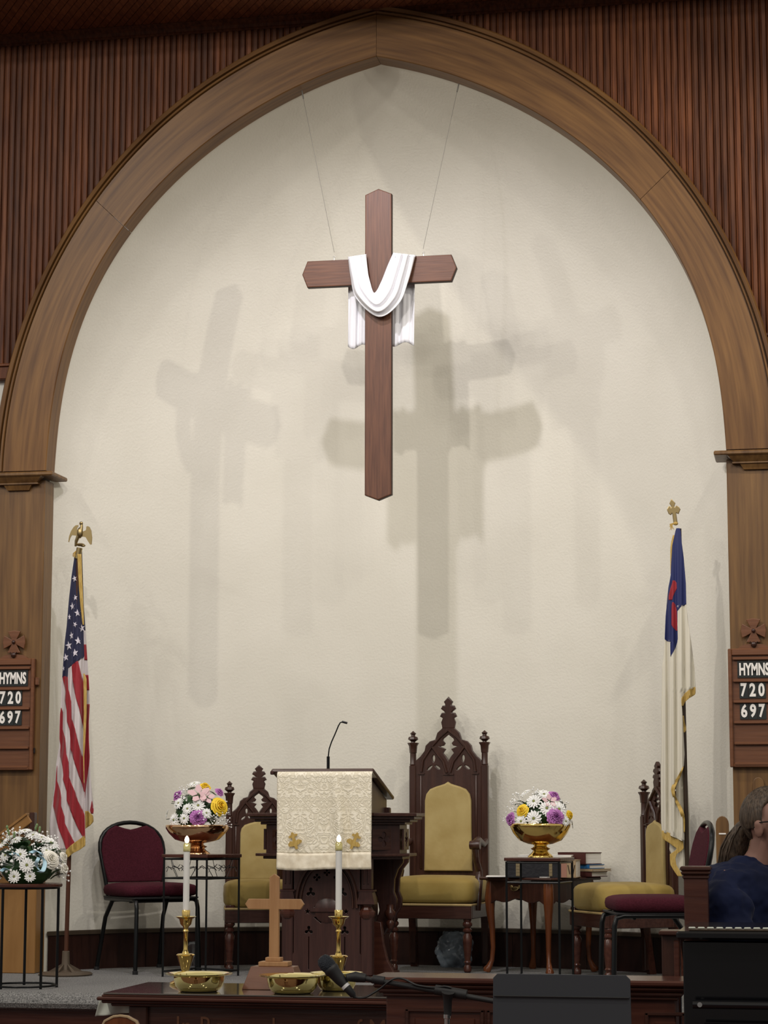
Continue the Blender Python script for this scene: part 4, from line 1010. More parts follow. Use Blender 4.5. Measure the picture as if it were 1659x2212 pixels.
def proto(m, name, mt):
    o = m.build(name, mt); me = o.data; bpy.data.objects.remove(o); return me
random.seed(3)
FL = {
 'daisy': proto(petal_flower(13, 1, .15, .05, 0, 0, 2, .2), 'daisy', [M['petal'], M['daisy_eye']]),
 'lily': proto(petal_flower(5, 1, .36, -.25, 0, 0, 1, .10), 'lily', [M['lily'], M['leaf_pale']]),
}
def rosemesh(mt, name, fr=0):
    m = MB(); random.seed(21)
    for la, (r, n, zt) in enumerate(((1.0, 5, .02), (.84, 5, .22), (.66, 4, .38), (.48, 4, .50), (.30, 3, .58), (.15, 2, .60))):
        n += fr*3
        for k in range(n):
            a0 = 2*PI*(k+.41*la)/n; jz = random.uniform(-.05, .05)*(1+fr)
            def f(u, v, a0=a0, r=r, n=n, zt=zt, jz=jz):
                a_ = a0+(u-.5)*2*PI/n*1.5; rr = r*(.38+.62*v)*(1+.13*(u-.5))+.07*r*max(0, v-.7)
                z = -.25+(zt+.25)*math.sin(min(1, v*1.05)*PI/2)-.16*max(0, v-.75)*3*r-.10*(2*u-1)**2+jz
                if fr: z += .05*math.sin(u*22+k)*v; rr += .05*math.sin(u*17+la)*v
                return V(rr*math.cos(a_), rr*math.sin(a_), z)
            m.grid(f, 9 if fr else 6, 5)
    m.uv = {}
    m.sq((0, 0, -.15), (.42, .42, .3), nu=8, nv=6)
    return proto(m, name, mt)
FL['rose_y'] = rosemesh(M['rose_yellow'], 'rose'); FL['rose_w'] = rosemesh(M['rose_white'], 'rose'); FL['carn'] = rosemesh(M['carn'], 'carnation', 1)
for q in ('rose_y', 'rose_w', 'carn'): smooth_by_angle(FL[q], 60)
lm = MB(); lm.grid(lambda u, v: V((v), (u-.5)*.5*math.sin(PI*min(1, v*1.02+.02))**.8, .12*math.sin(v*PI)-abs(u-.5)*-.12), 4, 6); lm.uv = {}
FL['leaf'] = proto(lm, 'leaf', M['leaf'])
bm_ = MB(); random.seed(5)
for k in range(9):
    a_, r = random.uniform(0, 6.28), random.uniform(.2, 1); c = V(r*math.cos(a_), r*math.sin(a_), random.uniform(.2, .8))
    bm_.tube([V(0, 0, -.6), c], .02, 3); bm_.sq(c, (.13, .13, .11), nu=6, nv=4)
FL['breath'] = proto(bm_, 'baby_breath', M['petal'])
def place(me, name, par, loc, size, nrm, spin=None):
    o = bpy.data.objects.new(name, me); C.objects.link(o); o.parent = par; o.location = loc
    q = Vector(nrm).to_track_quat('Z', 'Y'); o.rotation_mode = 'QUATERNION'
    from mathutils import Quaternion
    o.rotation_quaternion = q @ Quaternion((0, 0, 1), spin if spin is not None else random.uniform(0, 6.28)); o.scale = (size,)*3
    return o
NM = {'daisy': 'daisy', 'rose_y': 'rose', 'rose_w': 'rose', 'carn': 'carnation', 'lily': 'lily', 'breath': 'baby_breath', 'leaf': 'leaf'}
LB = {'rose_y': 'yellow rose', 'rose_w': 'white rose'}
def bouquet(name, label, base, Rx, Ry, H, items, nleaf, nfill, filler='daisy', seed=1, fs=.019, leaf=.05, lo=0):
    random.seed(seed)
    t = thing(name, label, 'flowers', base)
    m = MB(); m.sq((0, 0, H*.34), (Rx*.66, Ry*.70, H*.44), nu=20, nv=10); o = m.build('foliage', M['leaf'], t)
    placed = []
    for (px, py, kind, spx) in items:
        sz = 1.22*spx/(FPX/(base[1]+CD)); p = at(px, py, base[1])-V(*base)
        u = min(.98, (p.x/Rx)**2+(max(0, p.z)/H)**2); dy = -Ry*math.sqrt(1-u)
        # slide along the line of sight so that it still covers the same spot on the dome
        q = at(px, py, base[1]+dy)-V(*base)
        n_ = V(q.x/Rx, dy/Ry*1.1-.15, max(.05, q.z/H*.8)).normalized(); placed.append((q, sz))
        o = place(FL[kind], NM[kind], t, q, sz, n_)
        if kind in LB: o['label'] = LB[kind]
    k = 0; tries = 0
    while k < nfill and tries < 900:
        tries += 1
        az = random.uniform(-PI, PI); el = random.uniform(.02, 1.45)**1; s_ = .96
        q = V(Rx*math.cos(el)*math.cos(az)*s_, Ry*math.cos(el)*math.sin(az)*s_, lo+H*math.sin(el)*s_)
        if any((q-a_).length < .55*(b+fs) for a_, b in placed): continue
        kind = filler if random.random() < .62 else 'breath'
        placed.append((q, fs)); k += 1
        place(FL[kind], NM[kind], t, q, fs*random.uniform(.85, 1.15) if kind == 'daisy' else fs*1.25, V(q.x/Rx, q.y/Ry-.1, q.z/H*.8+.1).normalized())
    for k in range(nleaf):
        az = 2*PI*k/nleaf+random.uniform(-.3, .3); el = random.uniform(-.1, 1.1)
        q = V(Rx*math.cos(el)*math.cos(az)*.62, Ry*math.cos(el)*math.sin(az)*.62, lo*.5+max(0.004, H*math.sin(max(0, el))*.75))
        d = V(math.cos(az)*1.0, math.sin(az), .3+random.uniform(-.1, .5)).normalized()
        o = bpy.data.objects.new('leaf', FL['leaf']); C.objects.link(o); o.parent = t; o.location = q; o.scale = (leaf*random.uniform(.8, 1.3),)*3
        xq = d; zq = (V(0, 0, 1)-xq*xq.z).normalized(); yq = zq.cross(xq)
        o.rotation_mode = 'QUATERNION'; o.rotation_quaternion = Matrix((xq, yq, zq)).transposed().to_quaternion()
    return t
z1 = bp1.z-.012
bouquet('flower_arrangement', 'mixed bouquet of daisies, two yellow roses and pink lily in the left footed bowl', (bp1.x, bp1.y, z1), .185, .13, .235,
        [(420, 1693, 'daisy', 12), (443, 1699, 'rose_y', 11), (384, 1718, 'carn', 11), (474, 1711, 'carn', 9), (430, 1716, 'lily', 19), (446, 1722, 'lily', 14), (428, 1740, 'daisy', 13), (475, 1742, 'rose_y', 17), (428, 1766, 'carn', 15), (386, 1735, 'daisy', 12), (405, 1747, 'daisy', 11), (376, 1771, 'daisy', 13), (398, 1768, 'daisy', 11), (361, 1758, 'daisy', 9), (400, 1722, 'breath', 14), (446, 1756, 'daisy', 9), (455, 1768, 'breath', 13), (440, 1762, 'breath', 11), (468, 1768, 'breath', 12), (484, 1764, 'breath', 10)], 40, 14, seed=4, fs=.027)
z2 = bp2.z-.012
bouquet('flower_arrangement.001', 'mixed bouquet of white daisies and purple carnations in the right gold bowl', (bp2.x, bp2.y, z2), .18, .13, .19,
        [(1135, 1712, 'daisy', 10), (1153, 1731, 'daisy', 14), (1128, 1751, 'rose_y', 12), (1103, 1769, 'carn', 12), (1197, 1719, 'carn', 11), (1181, 1746, 'daisy', 14), (1207, 1748, 'daisy', 15), (1153, 1768, 'daisy', 15), (1126, 1774, 'daisy', 12), (1201, 1765, 'carn', 16), (1175, 1716, 'daisy', 12), (1231, 1760, 'rose_y', 8), (1222, 1774, 'daisy', 9), (1187, 1731, 'lily', 13), (1160, 1716, 'breath', 13), (1118, 1728, 'breath', 14), (1110, 1745, 'breath', 11)], 34, 16, seed=9, fs=.027)
bouquet('flower_arrangement.002', 'white daisies and roses with pale blue ribbon on the round stand at left', (cL.x, -1.0, zt3), .205, .16, .245,
        [(72, 1805, 'daisy', 17), (54, 1795, 'daisy', 13), (110, 1822, 'daisy', 19), (44, 1846, 'daisy', 14), (110, 1856, 'rose_w', 17), (58, 1869, 'daisy', 15), (34, 1815, 'daisy', 13), (12, 1848, 'daisy', 14), (138, 1850, 'rose_w', 9), (140, 1876, 'rose_w', 10), (24, 1866, 'breath', 20), (76, 1843, 'breath', 17), (90, 1810, 'daisy', 14), (85, 1825, 'breath', 14), (30, 1830, 'breath', 16)], 52, 34, seed=12, fs=.034, leaf=.085, lo=.03)
t = bpy.data.objects['flower_arrangement.002']
MB().lathe([(.05, 0), (.065, .004), (.075, .035), (.07, .036), (.05, .01)], seg=24).build('dish', M['black_matte'], t, smooth=40)
for (pts, ww) in (([(88, 1849), (97, 1862), (93, 1880), (84, 1884)], 9), ([(66, 1842), (80, 1838), (92, 1848)], 9), ([(22, 1846), (36, 1843), (40, 1850)], 7), ([(2, 1882), (12, 1876), (22, 1880)], 8), ([(86, 1880), (78, 1868), (84, 1852)], 7)):
    m = MB()
    def f(u, v, pts=pts, ww=ww):
        p = crom(pts, v); return at(p[0]+(u-.5)*ww, p[1]+(u-.5)*3, -1.0-.165+.02*math.sin(v*PI*2))-t.location
    m.grid(f, 3, 14); m.build('ribbon', M['ribbon'], t, smooth=180, solid=.001)
for (bx, by_, tx, ty) in ((22, 1812, 15, 1785), (30, 1812, 31, 1800), (75, 1795, 80, 1782), (85, 1800, 86, 1788)):
    p, q = at(bx, by_, -1.08)-t.location, at(tx, ty, -1.08)-t.location
    m = MB(); m.tube([p, q], .0018, 4)
    for k in range(3): m.sq(p.lerp(q, .45+.25*k), (.007, .007, .010), nu=6, nv=4)
    m.build('bud_sprig', M['leaf_pale'], t)

# ================================================================== QUEEN ANNE SIDE TABLE
zt_ = .532
A = V(.905, .38, 0); vl = V(-.36, .20, 0); vr = V(.27, .44, 0)      # near corner, left and right edges
ang = math.atan2(-vl.y, -vl.x)                                       # front face runs along vl
LW, LD = .45, .45
ctr = A+vl/vl.length*LW/2+V(math.cos(ang+PI/2), math.sin(ang+PI/2), 0)*LD/2
qa = thing('side_table', 'cherry wood side table with scalloped apron and curved legs holding books', 'table', (ctr.x, ctr.y, 0), ang)
MB().box((0, 0, zt_-.009), (LW+.05, LD+.05, .018), .007).build('tabletop', M['walnut_x'], qa)
def apron(wd, z0=.405):
    n = 28; pts = [(wd/2, zt_-.018), (-wd/2, zt_-.018)]
    for i in range(n+1):
        u = i/n; x = (u-.5)*wd; s_ = -.5*math.cos(u*4*PI)*.022+.004
        edge = .035*max(0, 1-min(u, 1-u)*9)
        pts.append((x, z0+s_*-1-edge+.004))
    return pts
plate('drawer_front', apron(LW-.07), [], .018, M['walnut'], qa, (0, -LD/2+.012, 0), .002)
plate('apron', apron(LW-.07), [], .018, M['walnut'], qa, (0, LD/2-.012, 0), .002)
for sg in (-1, 1): plate('apron', apron(LD-.07), [], .018, M['walnut'], qa, (sg*(LW/2-.012), 0, 0), .002, rz=PI/2)
o = MB(); o.tube([(-.028, -.012, .006), (-.02, -.022, -.008), (0, -.024, -.014), (.02, -.022, -.008), (.028, -.012, .006)], .003, 6); o.sq((-.028, -.010, .008), (.012, .004, .010), nu=10, nv=6); o.sq((.028, -.010, .008), (.012, .004, .010), nu=10, nv=6); o.sq((0, -.008, 0), (.022, .002, .010), nu=12, nv=6)
h_ = o.build('handle', M['old_gold'], qa, smooth=50); h_.location = (0, -LD/2-.001, .472)
for sx_ in (-1, 1):
    for sy_ in (-1, 1):
        d = V(sx_, sy_, 0).normalized(); c = V(sx_*(LW/2-.03), sy_*(LD/2-.03), 0)
        path = [(.0, zt_-.018, .028), (.004, .48, .030), (.012, .41, .030), (.010, .34, .024), (.0, .24, .017), (-.004, .14, .0135), (.002, .07, .013), (.018, .035, .018), (.030, .018, .024), (.034, .004, .020)]
        MB().tube([c+d*o_+V(0, 0, z) for o_, z, r in path], [r for _, _, r in path], 10).build('leg', M['cherry'], qa, smooth=60)
TZ = zt_
def wld(t, x, y): return t.matrix_basis @ V(x, y, 0)
qa_m = Matrix.Rotation(ang, 3, 'Z')
def onqa(x, y): v = qa_m @ V(x, y, 0); return V(ctr.x+v.x, ctr.y+v.y, 0)
def book(name, label, c, dims, rz, cover, page=None, group=None, spine=None, open_sides=True):
    w_, d_, h_ = dims; t = thing(name, label, 'book', c, rz, group)
    MB().box((0, .004, h_/2), (w_-.010, d_-.008, h_-.008)).build('pages', page or M['page'], t)
    m = MB(); m.box((0, 0, .002), (w_, d_, .004)); m.box((0, 0, h_-.002), (w_, d_, .004)); m.box((0, -d_/2+.003, h_/2), (w_, .006, h_), .001)
    m.build('cover', cover, t)
    return t
# the big black book lying with its spine to the front
pb = at(1166, 1876, .34)
bz = TZ
big = book('large_book', 'thick black book with worn gilt spine on the side table behind the wire stand', (at(1155, 1880, .46).x, .545, bz), (.305, .22, .102), ang*0-.02, M['bookblack'])
for xx, ww in ((-.085, .03), (.095, .018)):
    MB().box((xx, -.1115, .051), (ww, .002, .086)).build('spine_band', M['giltprint'], big)
    for k in range(5): MB().box((xx, -.113, .015+.017*k), (ww*.8, .002, .007)).build('gilt_ornament', M['giltprint'], big)
bp = at(1222, 1880, .47)
tb = book('tan_book', 'tan and pink book standing beside the thick black book', (at(1229, 1880, .43).x, .53, bz), (.085, .19, .098), -.05, M['booktan'])
MB().box((-.025, -.0965, .046), (.034, .002, .088)).build('pink_panel', M['bookpink'], tb)
for k in range(3): MB().box((.004+.014*k, -.0975, .046), (.004, .0015, .05), rot=Matrix.Rotation(.2*(k-1), 3, 'Y')).build('spine_mark', M['recess'], tb)
# leaning stack at the right of the table
sx0 = at(1262, 1880, .66)
zb0 = TZ
stk = [('grey_book', 'thin book with pale pages at the bottom of the stack on the side table', (.22, .16, .030), M['bookred'], .05, .02),
       ('brown_book', 'thin brown covered book second in the stack', (.23, .17, .014), M['booktan'], -.03, .035),
       ('blue_book', 'thin book with bright blue spine in the stack', (.20, .15, .024), M['bookblue'], .03, .015),
       ('dark_book', 'thick dark book with pale page edges on top of the stack', (.20, .15, .066), M['bookred'], -.02, .0)]
for nm, lb, dm, mt, rz, dx in stk:
    book('stacked_book' if nm == 'grey_book' else 'stacked_book.001', lb, (sx0.x-.035+dx, .76, zb0), dm, rz-.55, mt); zb0 += dm[2]+.0008
zb0 = TZ
lp = thing('leaflet', 'white leaflet lying on the left end of the side table', 'paper', (at(1067, 1897, .50).x+.012, .56, TZ+.0006), .1)
MB().box((0, 0, .003), (.125, .16, .006), .001).build('sheets', M['paper'], lp)
l2 = thing('leaflet.001', 'small white paper at the front edge of the side table', 'paper', (at(1172, 1900, .32).x, .44, TZ+.0004), ang)
MB().box((0, 0, .002), (.055, .04, .004), .001).build('sheets', M['paper'], l2)
l3 = thing('songbook', 'pale flat book on the table behind the gold bowl', 'book', (at(1185, 1838, .72).x, .72, TZ+.118*0+.099), .05)
bpy.data.objects.remove(l3)
b5 = book('flat_book', 'white covered book lying on top of the thick black book', (at(1175, 1845, .58).x+.01, .58, bz+.1025), (.30, .17, .020), .03, M['paper'])

# ================================================================== FLOOR ITEMS AT THE BACK
jar = thing('glass_jar', 'clear glass jar standing on the carpet behind the left chair', 'jar', (atz(424, 2093, 0).x, .50, 0))
MB().lathe([(.030, .001), (.036, .004), (.036, .115), (.038, .12), (.038, .155), (.035, .158), (.033, .155), (.033, .008), (0, .006)], seg=28).build('jar_body', M['glass'], jar, smooth=50)
MB().tube([(.037*math.cos(a_*PI/12), .037*math.sin(a_*PI/12), .075) for a_ in range(24)], .0025, 5, True).build('rim_band', M['plastic'], jar)
bag = thing('plastic_bag', 'crumpled glossy blue grey plastic bag on the floor beneath the tall chair', 'bag', (at(980, 2045, .99).x, 1.02, 0))
random.seed(2)
m = MB()
def fb(u, v):
    a_ = 2*PI*u; r = (.095+.012*math.sin(a_*5+v*9)+.008*math.sin(a_*11+v*17))*(math.sin(PI*min(.98, v*.93+.07))**.22)
    return V(r*math.copysign(abs(math.cos(a_))**.6, math.cos(a_)), r*.50*math.copysign(abs(math.sin(a_))**.6, math.sin(a_)), .205*v)
m.grid(fb, 48, 24); m.uv = {}; bo_ = m.build('film', M['plastic'], bag, smooth=180)
tb_ = bpy.data.textures.new('crumple', 'CLOUDS'); tb_.noise_scale = .035
d_ = bo_.modifiers.new('crumple', 'DISPLACE'); d_.texture = tb_; d_.strength = .035; d_.mid_level = .5; d_.texture_coords = 'LOCAL'

# ================================================================== HANDRAIL AT LEFT
hr = thing('stair_handrail', 'pale wooden stair handrail sloping down at the left edge', 'handrail', (at(0, 1820, -.14).x, -.14, 0))
h0 = hr.location
a_, b_ = at(-60, 1862, -.14)-h0, at(67, 1766, -.14)-h0
dd = (b_-a_).normalized(); nn = V(-dd.z, 0, dd.x)
m = MB(); hh = .030
m.prism([((a_-nn*hh).x, (a_-nn*hh).z), ((b_-nn*hh).x, (b_-nn*hh).z), ((b_+nn*hh).x, (b_+nn*hh).z), ((a_+nn*hh).x, (a_+nn*hh).z)], -.03, .03); m.build('rail', M['pil2'], hr, bevel=.004)
m = MB(); m.prism([((a_+nn*(hh-.012)).x, (a_+nn*(hh-.012)).z), ((b_+nn*(hh-.012)).x, (b_+nn*(hh-.012)).z), ((b_+nn*(hh)).x, (b_+nn*(hh)).z), ((a_+nn*(hh)).x, (a_+nn*(hh)).z)], -.038, .038); m.build('rail_cap', M['pil2'], hr)
pz = at(72, 1755, -.14)
MB().box((pz.x-h0.x, 0, pz.z-.065), (.030, .05, .13), .004).build('bracket_block', M['walnut'], hr)
MB().box((at(45, 1785, -.14).x-h0.x, .065, at(45, 1785, -.14).z-.03), (.03, .15, .03), .004).build('wall_bracket', M['walnut'], hr)

# ================================================================== COMMUNION TABLE AND WHAT STANDS ON IT
ZN = -.60
yf, yb_ = -3.72, -3.10
zt4 = at(500, 2149, yf).z; xL = at(208, 2155, yf).x; xR = at(1000, 2155, yf).x
ct = thing('communion_table', 'dark carved wooden communion table with glass top and gothic lettering', 'table', ((xL+xR)/2, (yf+yb_)/2, ZN)); c0 = ct.location
WT = xR-xL; DT = yb_-yf; zc = zt4-ZN
m = MB(); pr = [(0, 0), (.008, -.010), (.004, -.018), (-.020, -.026), (-.028, -.036), (-.045, -.040)]
layers = [(WT-.03, DT-.03, zc-.012, .010), (WT, DT, zc-.022, .014), (WT-.03, DT-.03, zc-.034, .012), (WT-.09, DT-.08, zc-.046, .012)]
for w_, d_, z_, h_ in layers: m.box((0, 0, z_), (w_, d_, h_), .004)
m.build('tabletop', M['mahog'], ct)
MB().box((0, 0, zc-.0035), (WT-.045, DT-.03, .006), .001).build('glass_top', mat('tabletop_glass', (.10, .09, .08), .03, spec=.9, coat=1), ct)
MB().box((0, -DT/2+.09, zc-.145), (WT-.30, .03, .19), .004).build('frieze', M['walnut_x'], ct)
MB().box((0, DT/2-.09, zc-.145), (WT-.30, .03, .19), .004).build('frieze', M['walnut_x'], ct)
m = MB(); m.box((0, -DT/2+.072, zc-.200), (WT-.34, .012, .014), .004); m.build('frieze_moulding', M['mahog'], ct)
text('carved_lettering', 'In Remembrance of Me', M['board_face'], ct, (.02, -DT/2+.0745, zc-.125), .075, WT-.56, th=.004, bold=.0)
for sx_ in (-1, 1):
    for sy_ in (-1, 1):
        l = MB().box((sx_*(WT/2-.15), sy_*(DT/2-.09), (zc-.05)/2), (.075, .075, zc-.05), .006)
        l.box((sx_*(WT/2-.15), sy_*(DT/2-.09), .03), (.11, .11, .06), .008); l.build('leg', M['walnut'], ct)
m = MB(); 
plate('corner_bracket', [(WT/2-.19, zc-.05), (WT/2-.02, zc-.05), (WT/2-.05, zc-.10), (WT/2-.12, zc-.17), (WT/2-.16, zc-.30), (WT/2-.19, zc-.32)], [], .05, M['walnut'], ct, (0, -DT/2+.09, 0), .004)
# linen cloth hanging past the left end
ln = thing('linen_cloth', 'grey white linen cloth hanging beneath the left end of the communion table', 'cloth', (xL+.09, yf+.16, zt4-.05))
m = MB()
def fl_(u, v):
    p0, p1 = at(216, 2158, yf+.10), at(300, 2156, yf+.10); q0, q1 = at(203, 2196, yf+.10), at(294, 2186, yf+.10)
    p = p0.lerp(p1, u); q = q0.lerp(q1, u); r = p.lerp(q, v); r.y += .012*math.sin(u*11+v)*(.3+v)
    return r-ln.location
m.grid(fl_, 24, 10); m.build('hanging', M['linen'], ln, smooth=180, solid=.003)

def zt_at(px, py):   # point on the glass top
    return atz(px, py, zt4)
# offering plates
def plate_(name, label, px, y, rpx, z0=0.0, group='brass offering plates'):
    s_ = FPX/(y+CD); R_ = rpx/s_; p = at(px, 2130, y)
    t = thing(name, label, 'offering plate', (p.x, y, zt4+z0), 0, group)
    k = R_
    MB().lathe([(0, .001), (k*.52, .0), (k*.60, .004), (k*.70, .020), (k*.745, .042), (k*.76, .058), (k*.80, .0605), (k*.97, .064), (k*1.0, .0665), (k*1.0, .0685), (k*.97, .068), (k*.80, .065), (k*.745, .062), (k*.72, .045), (k*.66, .020), (k*.55, .008), (0, .006)], seg=56).build('plate_body', M['brass_bright'], t, smooth=40)
    MB().lathe([(0, .0065), (k*.55, .0085), (k*.55, .0095), (0, .0085)], seg=40).build('felt_pad', M['maroon'], t)
    return t
plate_('offering_plate', 'brass offering plate at the foot of the left candlestick', 430, -3.565, 74)
plate_('offering_plate.001', 'brass offering plate in front of the wooden table cross', 632, -3.585, 74)
plate_('offering_plate.002', 'brass offering plate behind the microphone head', 727, -3.42, 58)
# candlesticks
def candlestick(name, label, px, pybulb, pybase, y):
    p = at(px, pybase, y); s_ = FPX/(y+CD); t = thing(name, label, 'candlestick', (p.x, y, zt4), 0, 'brass candlesticks')
    H = at(px, pybulb, y).z-zt4; f = lambda py: at(px, py, y).z-zt4
    zp = f(1983)
    MB().lathe([(0, .0), (.062, 0), (.064, .006), (.052, .014), (.030, .022), (.018, .034), (.014, .048), (.018, .06), (.034, .112), (.038, .116), (.034, .120), (.016, .116), (.012, .13)], seg=28).build('base', M['brass'], t, smooth=40)
    MB().lathe([(.009, .12), (.012, .128), (.0085, .14), (.0085, zp-.06), (.012, zp-.052), (.0085, zp-.045), (.012, zp-.035), (.022, zp-.025), (.028, zp-.002)], seg=20).build('stem', M['brass'], t, smooth=40)
    MB().lathe([(.010, zp-.006), (.030, zp-.003), (.040, zp+.004), (.042, zp+.006), (.034, zp+.003), (.012, zp+.002)], seg=28).build('drip_pan', M['brass_bright'], t, smooth=40)
    MB().lathe([(.016, zp), (.017, zp+.030), (.0155, zp+.032), (.0155, zp)], seg=20).build('socket', M['brass'], t, smooth=40)
    z1 = f(pybulb+27); 
    MB().lathe([(.0128, zp+.005), (.0128, z1)], seg=20).build('candle', M['candle'], t, smooth=40)
    MB().lathe([(.0148, z1-.004), (.0148, z1+.024), (.010, z1+.030), (.006, z1+.031)], seg=20).build('follower', M['brass_bright'], t, smooth=40)
    b = MB().lathe([(.004, z1+.030), (.0085, z1+.036), (.0095, z1+.043), (.007, z1+.051), (.002, z1+.058), (0, z1+.059)], seg=14).build('flame', M['flame'], t, smooth=60)
    return t
candlestick('candlestick', 'brass candlestick with lit white candle at left of the wooden table cross', 400, 1810, 2115, -3.22)
candlestick('candlestick.001', 'brass candlestick with lit white candle at right of the wooden table cross', 731, 1808, 2115, -3.20)
# table cross
yx = -3.38; pcx = at(592, 2120, yx)
tcx = thing('table_cross', 'pale wooden cross on stepped base standing on the communion table', 'cross', (pcx.x, yx, zt4+.118)); k0 = tcx.location
f = lambda px, py: at(px, py, yx)-k0
zz0 = at(592, 2067, yx).z-k0.z; zz1 = at(592, 1889, yx).z-k0.z; za, zb5 = at(592, 1943, yx).z-k0.z, at(592, 1963, yx).z-k0.z
xa, xb5 = at(532, 1953, yx).x-k0.x, at(656, 1953, yx).x-k0.x; hw = .0175
pl = [(-hw, zz0-.002), (hw, zz0-.002), (hw, zb5), (xb5-.012, zb5), (xb5, (za+zb5)/2), (xb5-.012, za), (hw, za), (hw, zz1-.012), (0, zz1), (-hw, zz1-.012), (-hw, za), (xa+.012, za), (xa, (za+zb5)/2), (xa+.012, zb5), (-hw, zb5)]
plate('cross_body', pl, [], .020, M['lightwood'], tcx, (0, 0, 0), .002)
MB().box((0, 0, zz0-.009), (.062, .045, .016), .002).build('upper_step', M['lightwood'], tcx)
MB().box((.004, 0, zz0-.026), (.118, .075, .018), .002).build('lower_step', M['lightwood'], tcx)
bk = thing('wooden_block', 'reddish tapered wooden block under the pale table cross', 'block', (pcx.x+.002, yx, zt4))
ztop_ = k0.z+zz0-.0352-zt4
m = MB(); a_, b_ = .115, .085
m.add([V(-a_, -.07, 0), V(a_, -.07, 0), V(a_, .07, 0), V(-a_, .07, 0), V(-b_, -.045, ztop_), V(b_, -.045, ztop_), V(b_, .045, ztop_), V(-b_, .045, ztop_)], [(0, 3, 2, 1), (4, 5, 6, 7), (0, 1, 5, 4), (1, 2, 6, 5), (2, 3, 7, 6), (3, 0, 4, 7)])
m.build('block', M['redwood'], bk, bevel=.002)

# ================================================================== CHOIR RAIL IN FRONT, MUSIC STAND, MICROPHONE
yr = -4.60
rl = thing('choir_rail', 'low dark wooden panelled rail behind the grey music stand', 'rail', (at(1140, 2112, yr).x, yr+.13, ZN)); r0 = rl.location
xa, xb = at(797, 2112, yr).x-r0.x, at(1490, 2112, yr).x-r0.x; zr = at(900, 2112, yr).z-ZN
wr = xb-xa; xm = (xa+xb)/2
m = MB(); m.box((xm, 0, zr-.010), (wr, .26, .020), .006); m.build('top_board', M['mahog'], rl)
m = MB(); m.box((xm, 0, zr-.028), (wr-.02, .24, .016), .007); m.box((xm, 0, zr-.044), (wr-.05, .22, .018), .006); m.box((xm, 0, zr-.058), (wr-.08, .20, .014), .004); m.build('moulding', M['walnut_x'], rl)
MB().box((xm, 0, (zr-.06)/2), (wr-.10, .17, zr-.06), .004).build('body', M['mahog'], rl)
for q in range(3):
    px0, px1 = [(875, 1038), (1052, 1250), (1395, 1475)][q]
    x0, x1 = at(px0, 2190, yr).x-r0.x, at(px1, 2190, yr).x-r0.x; zt6 = at(900, 2184, yr).z-ZN
    m = MB()
    for (cxx, w_) in ((x0, .012), (x1, .012)): m.box((cxx, -.088, zt6-.15), (.012, .016, .31), .003)
    m.box(((x0+x1)/2, -.088, zt6), (x1-x0+.012, .016, .012), .003); m.box(((x0+x1)/2, -.088, zt6-.30), (x1-x0+.012, .016, .012), .003)
    m.build('panel_frame', M['walnut_x'], rl); MB().box(((x0+x1)/2, -.086, zt6-.15), (x1-x0-.05, .008, .25), .003).build('panel', M['mahog'], rl)

ym = -5.5
ms = thing('music_stand', 'dark grey music stand desk with folded lip seen from behind', 'music stand', (at(1213, 2150, ym).x, ym, ZN)); m0 = ms.location
c4 = [at(1066, 2106, ym), at(1362, 2108, ym), at(1364, 2260, ym-.02), at(1062, 2260, ym-.02)]; zt7 = at(1213, 2105, ym).z-ZN; wd = (c4[1]-c4[0]).x
m = MB(); m.prism([(-wd/2-.004, zt7-.34), (wd/2+.004, zt7-.34), (wd/2, zt7-.012), (wd/2-.012, zt7), (-wd/2+.012, zt7), (-wd/2, zt7-.012)], -.003, .003); m.build('desk', M['slate'], ms, bevel=.001)
MB().box((0, -.006, zt7-.063), (wd*.985, .008, .004), .001).build('fold_ridge', M['black_matte'], ms)
MB().box((0, .05, zt7-.33), (wd*.98, .10, .004)).build('ledge', M['slate'], ms)
MB().tube([(0, -.012, zt7-.20), (0, -.012, .25)], .010, 10).tube([(0, -.012, .28), (0, -.012, .10)], .015, 10).build('shaft', M['black_metal'], ms, smooth=60)
for k in range(3):
    a_ = PI/2+k*2*PI/3; MB().tube([(0, -.012, .16), (.16*math.cos(a_), .16*math.sin(a_)-.012, .09), (.27*math.cos(a_), .27*math.sin(a_)-.012, .010)], .008, 8).build('leg', M['black_metal'], ms, smooth=60)

yk = -5.0
mk = thing('microphone', 'black handheld microphone with silver band held in the boom clip', 'microphone', at(735, 2115, yk)); k1 = mk.location
g = lambda px, py, dy=0: at(px, py, yk+dy)-k1
ax = (g(765, 2152)-g(704, 2080)).normalized()
Mx = ax.to_track_quat('Z', 'Y').to_matrix()
L = (g(765, 2152)-g(704, 2080)).length
MB().lathe([(0, -.026), (.016, -.022), (.0235, -.010), (.0255, .004), (.0245, .016), (.0225, .022)], c=g(704, 2080), seg=24, M=Mx).build('grille', mat('mic_grille', (.03, .035, .045), .5, metal=.5, bump=1, nscale=300), mk, smooth=60)
MB().lathe([(.0225, .020), (.0245, .024), (.0245, .032), (.0215, .038), (.0185, .07), (.014, L-.045), (.0135, L-.040)], c=g(704, 2080), seg=24, M=Mx).build('handle', M['black_matte'], mk, smooth=50)
MB().lathe([(.0142, L-.052), (.0142, L-.036)], c=g(704, 2080), seg=20, M=Mx).build('silver_band', M['silver'], mk, smooth=50)
MB().lathe([(.0135, L-.036), (.0105, L-.004), (.006, L), (.005, L+.006)], c=g(704, 2080), seg=20, M=Mx).build('connector', M['black_matte'], mk, smooth=50)
pts = [at(x, y, yk) for x, y in ((766, 2153), (776, 2156), (790, 2154), (805, 2146), (822, 2135), (842, 2119), (858, 2113), (875, 2116), (900, 2128), (935, 2133), (960, 2131), (975, 2134))]
cb = thing('microphone_cable', 'thin dark cable looping from the microphone along its boom', 'cable', pts[0])
sm = []
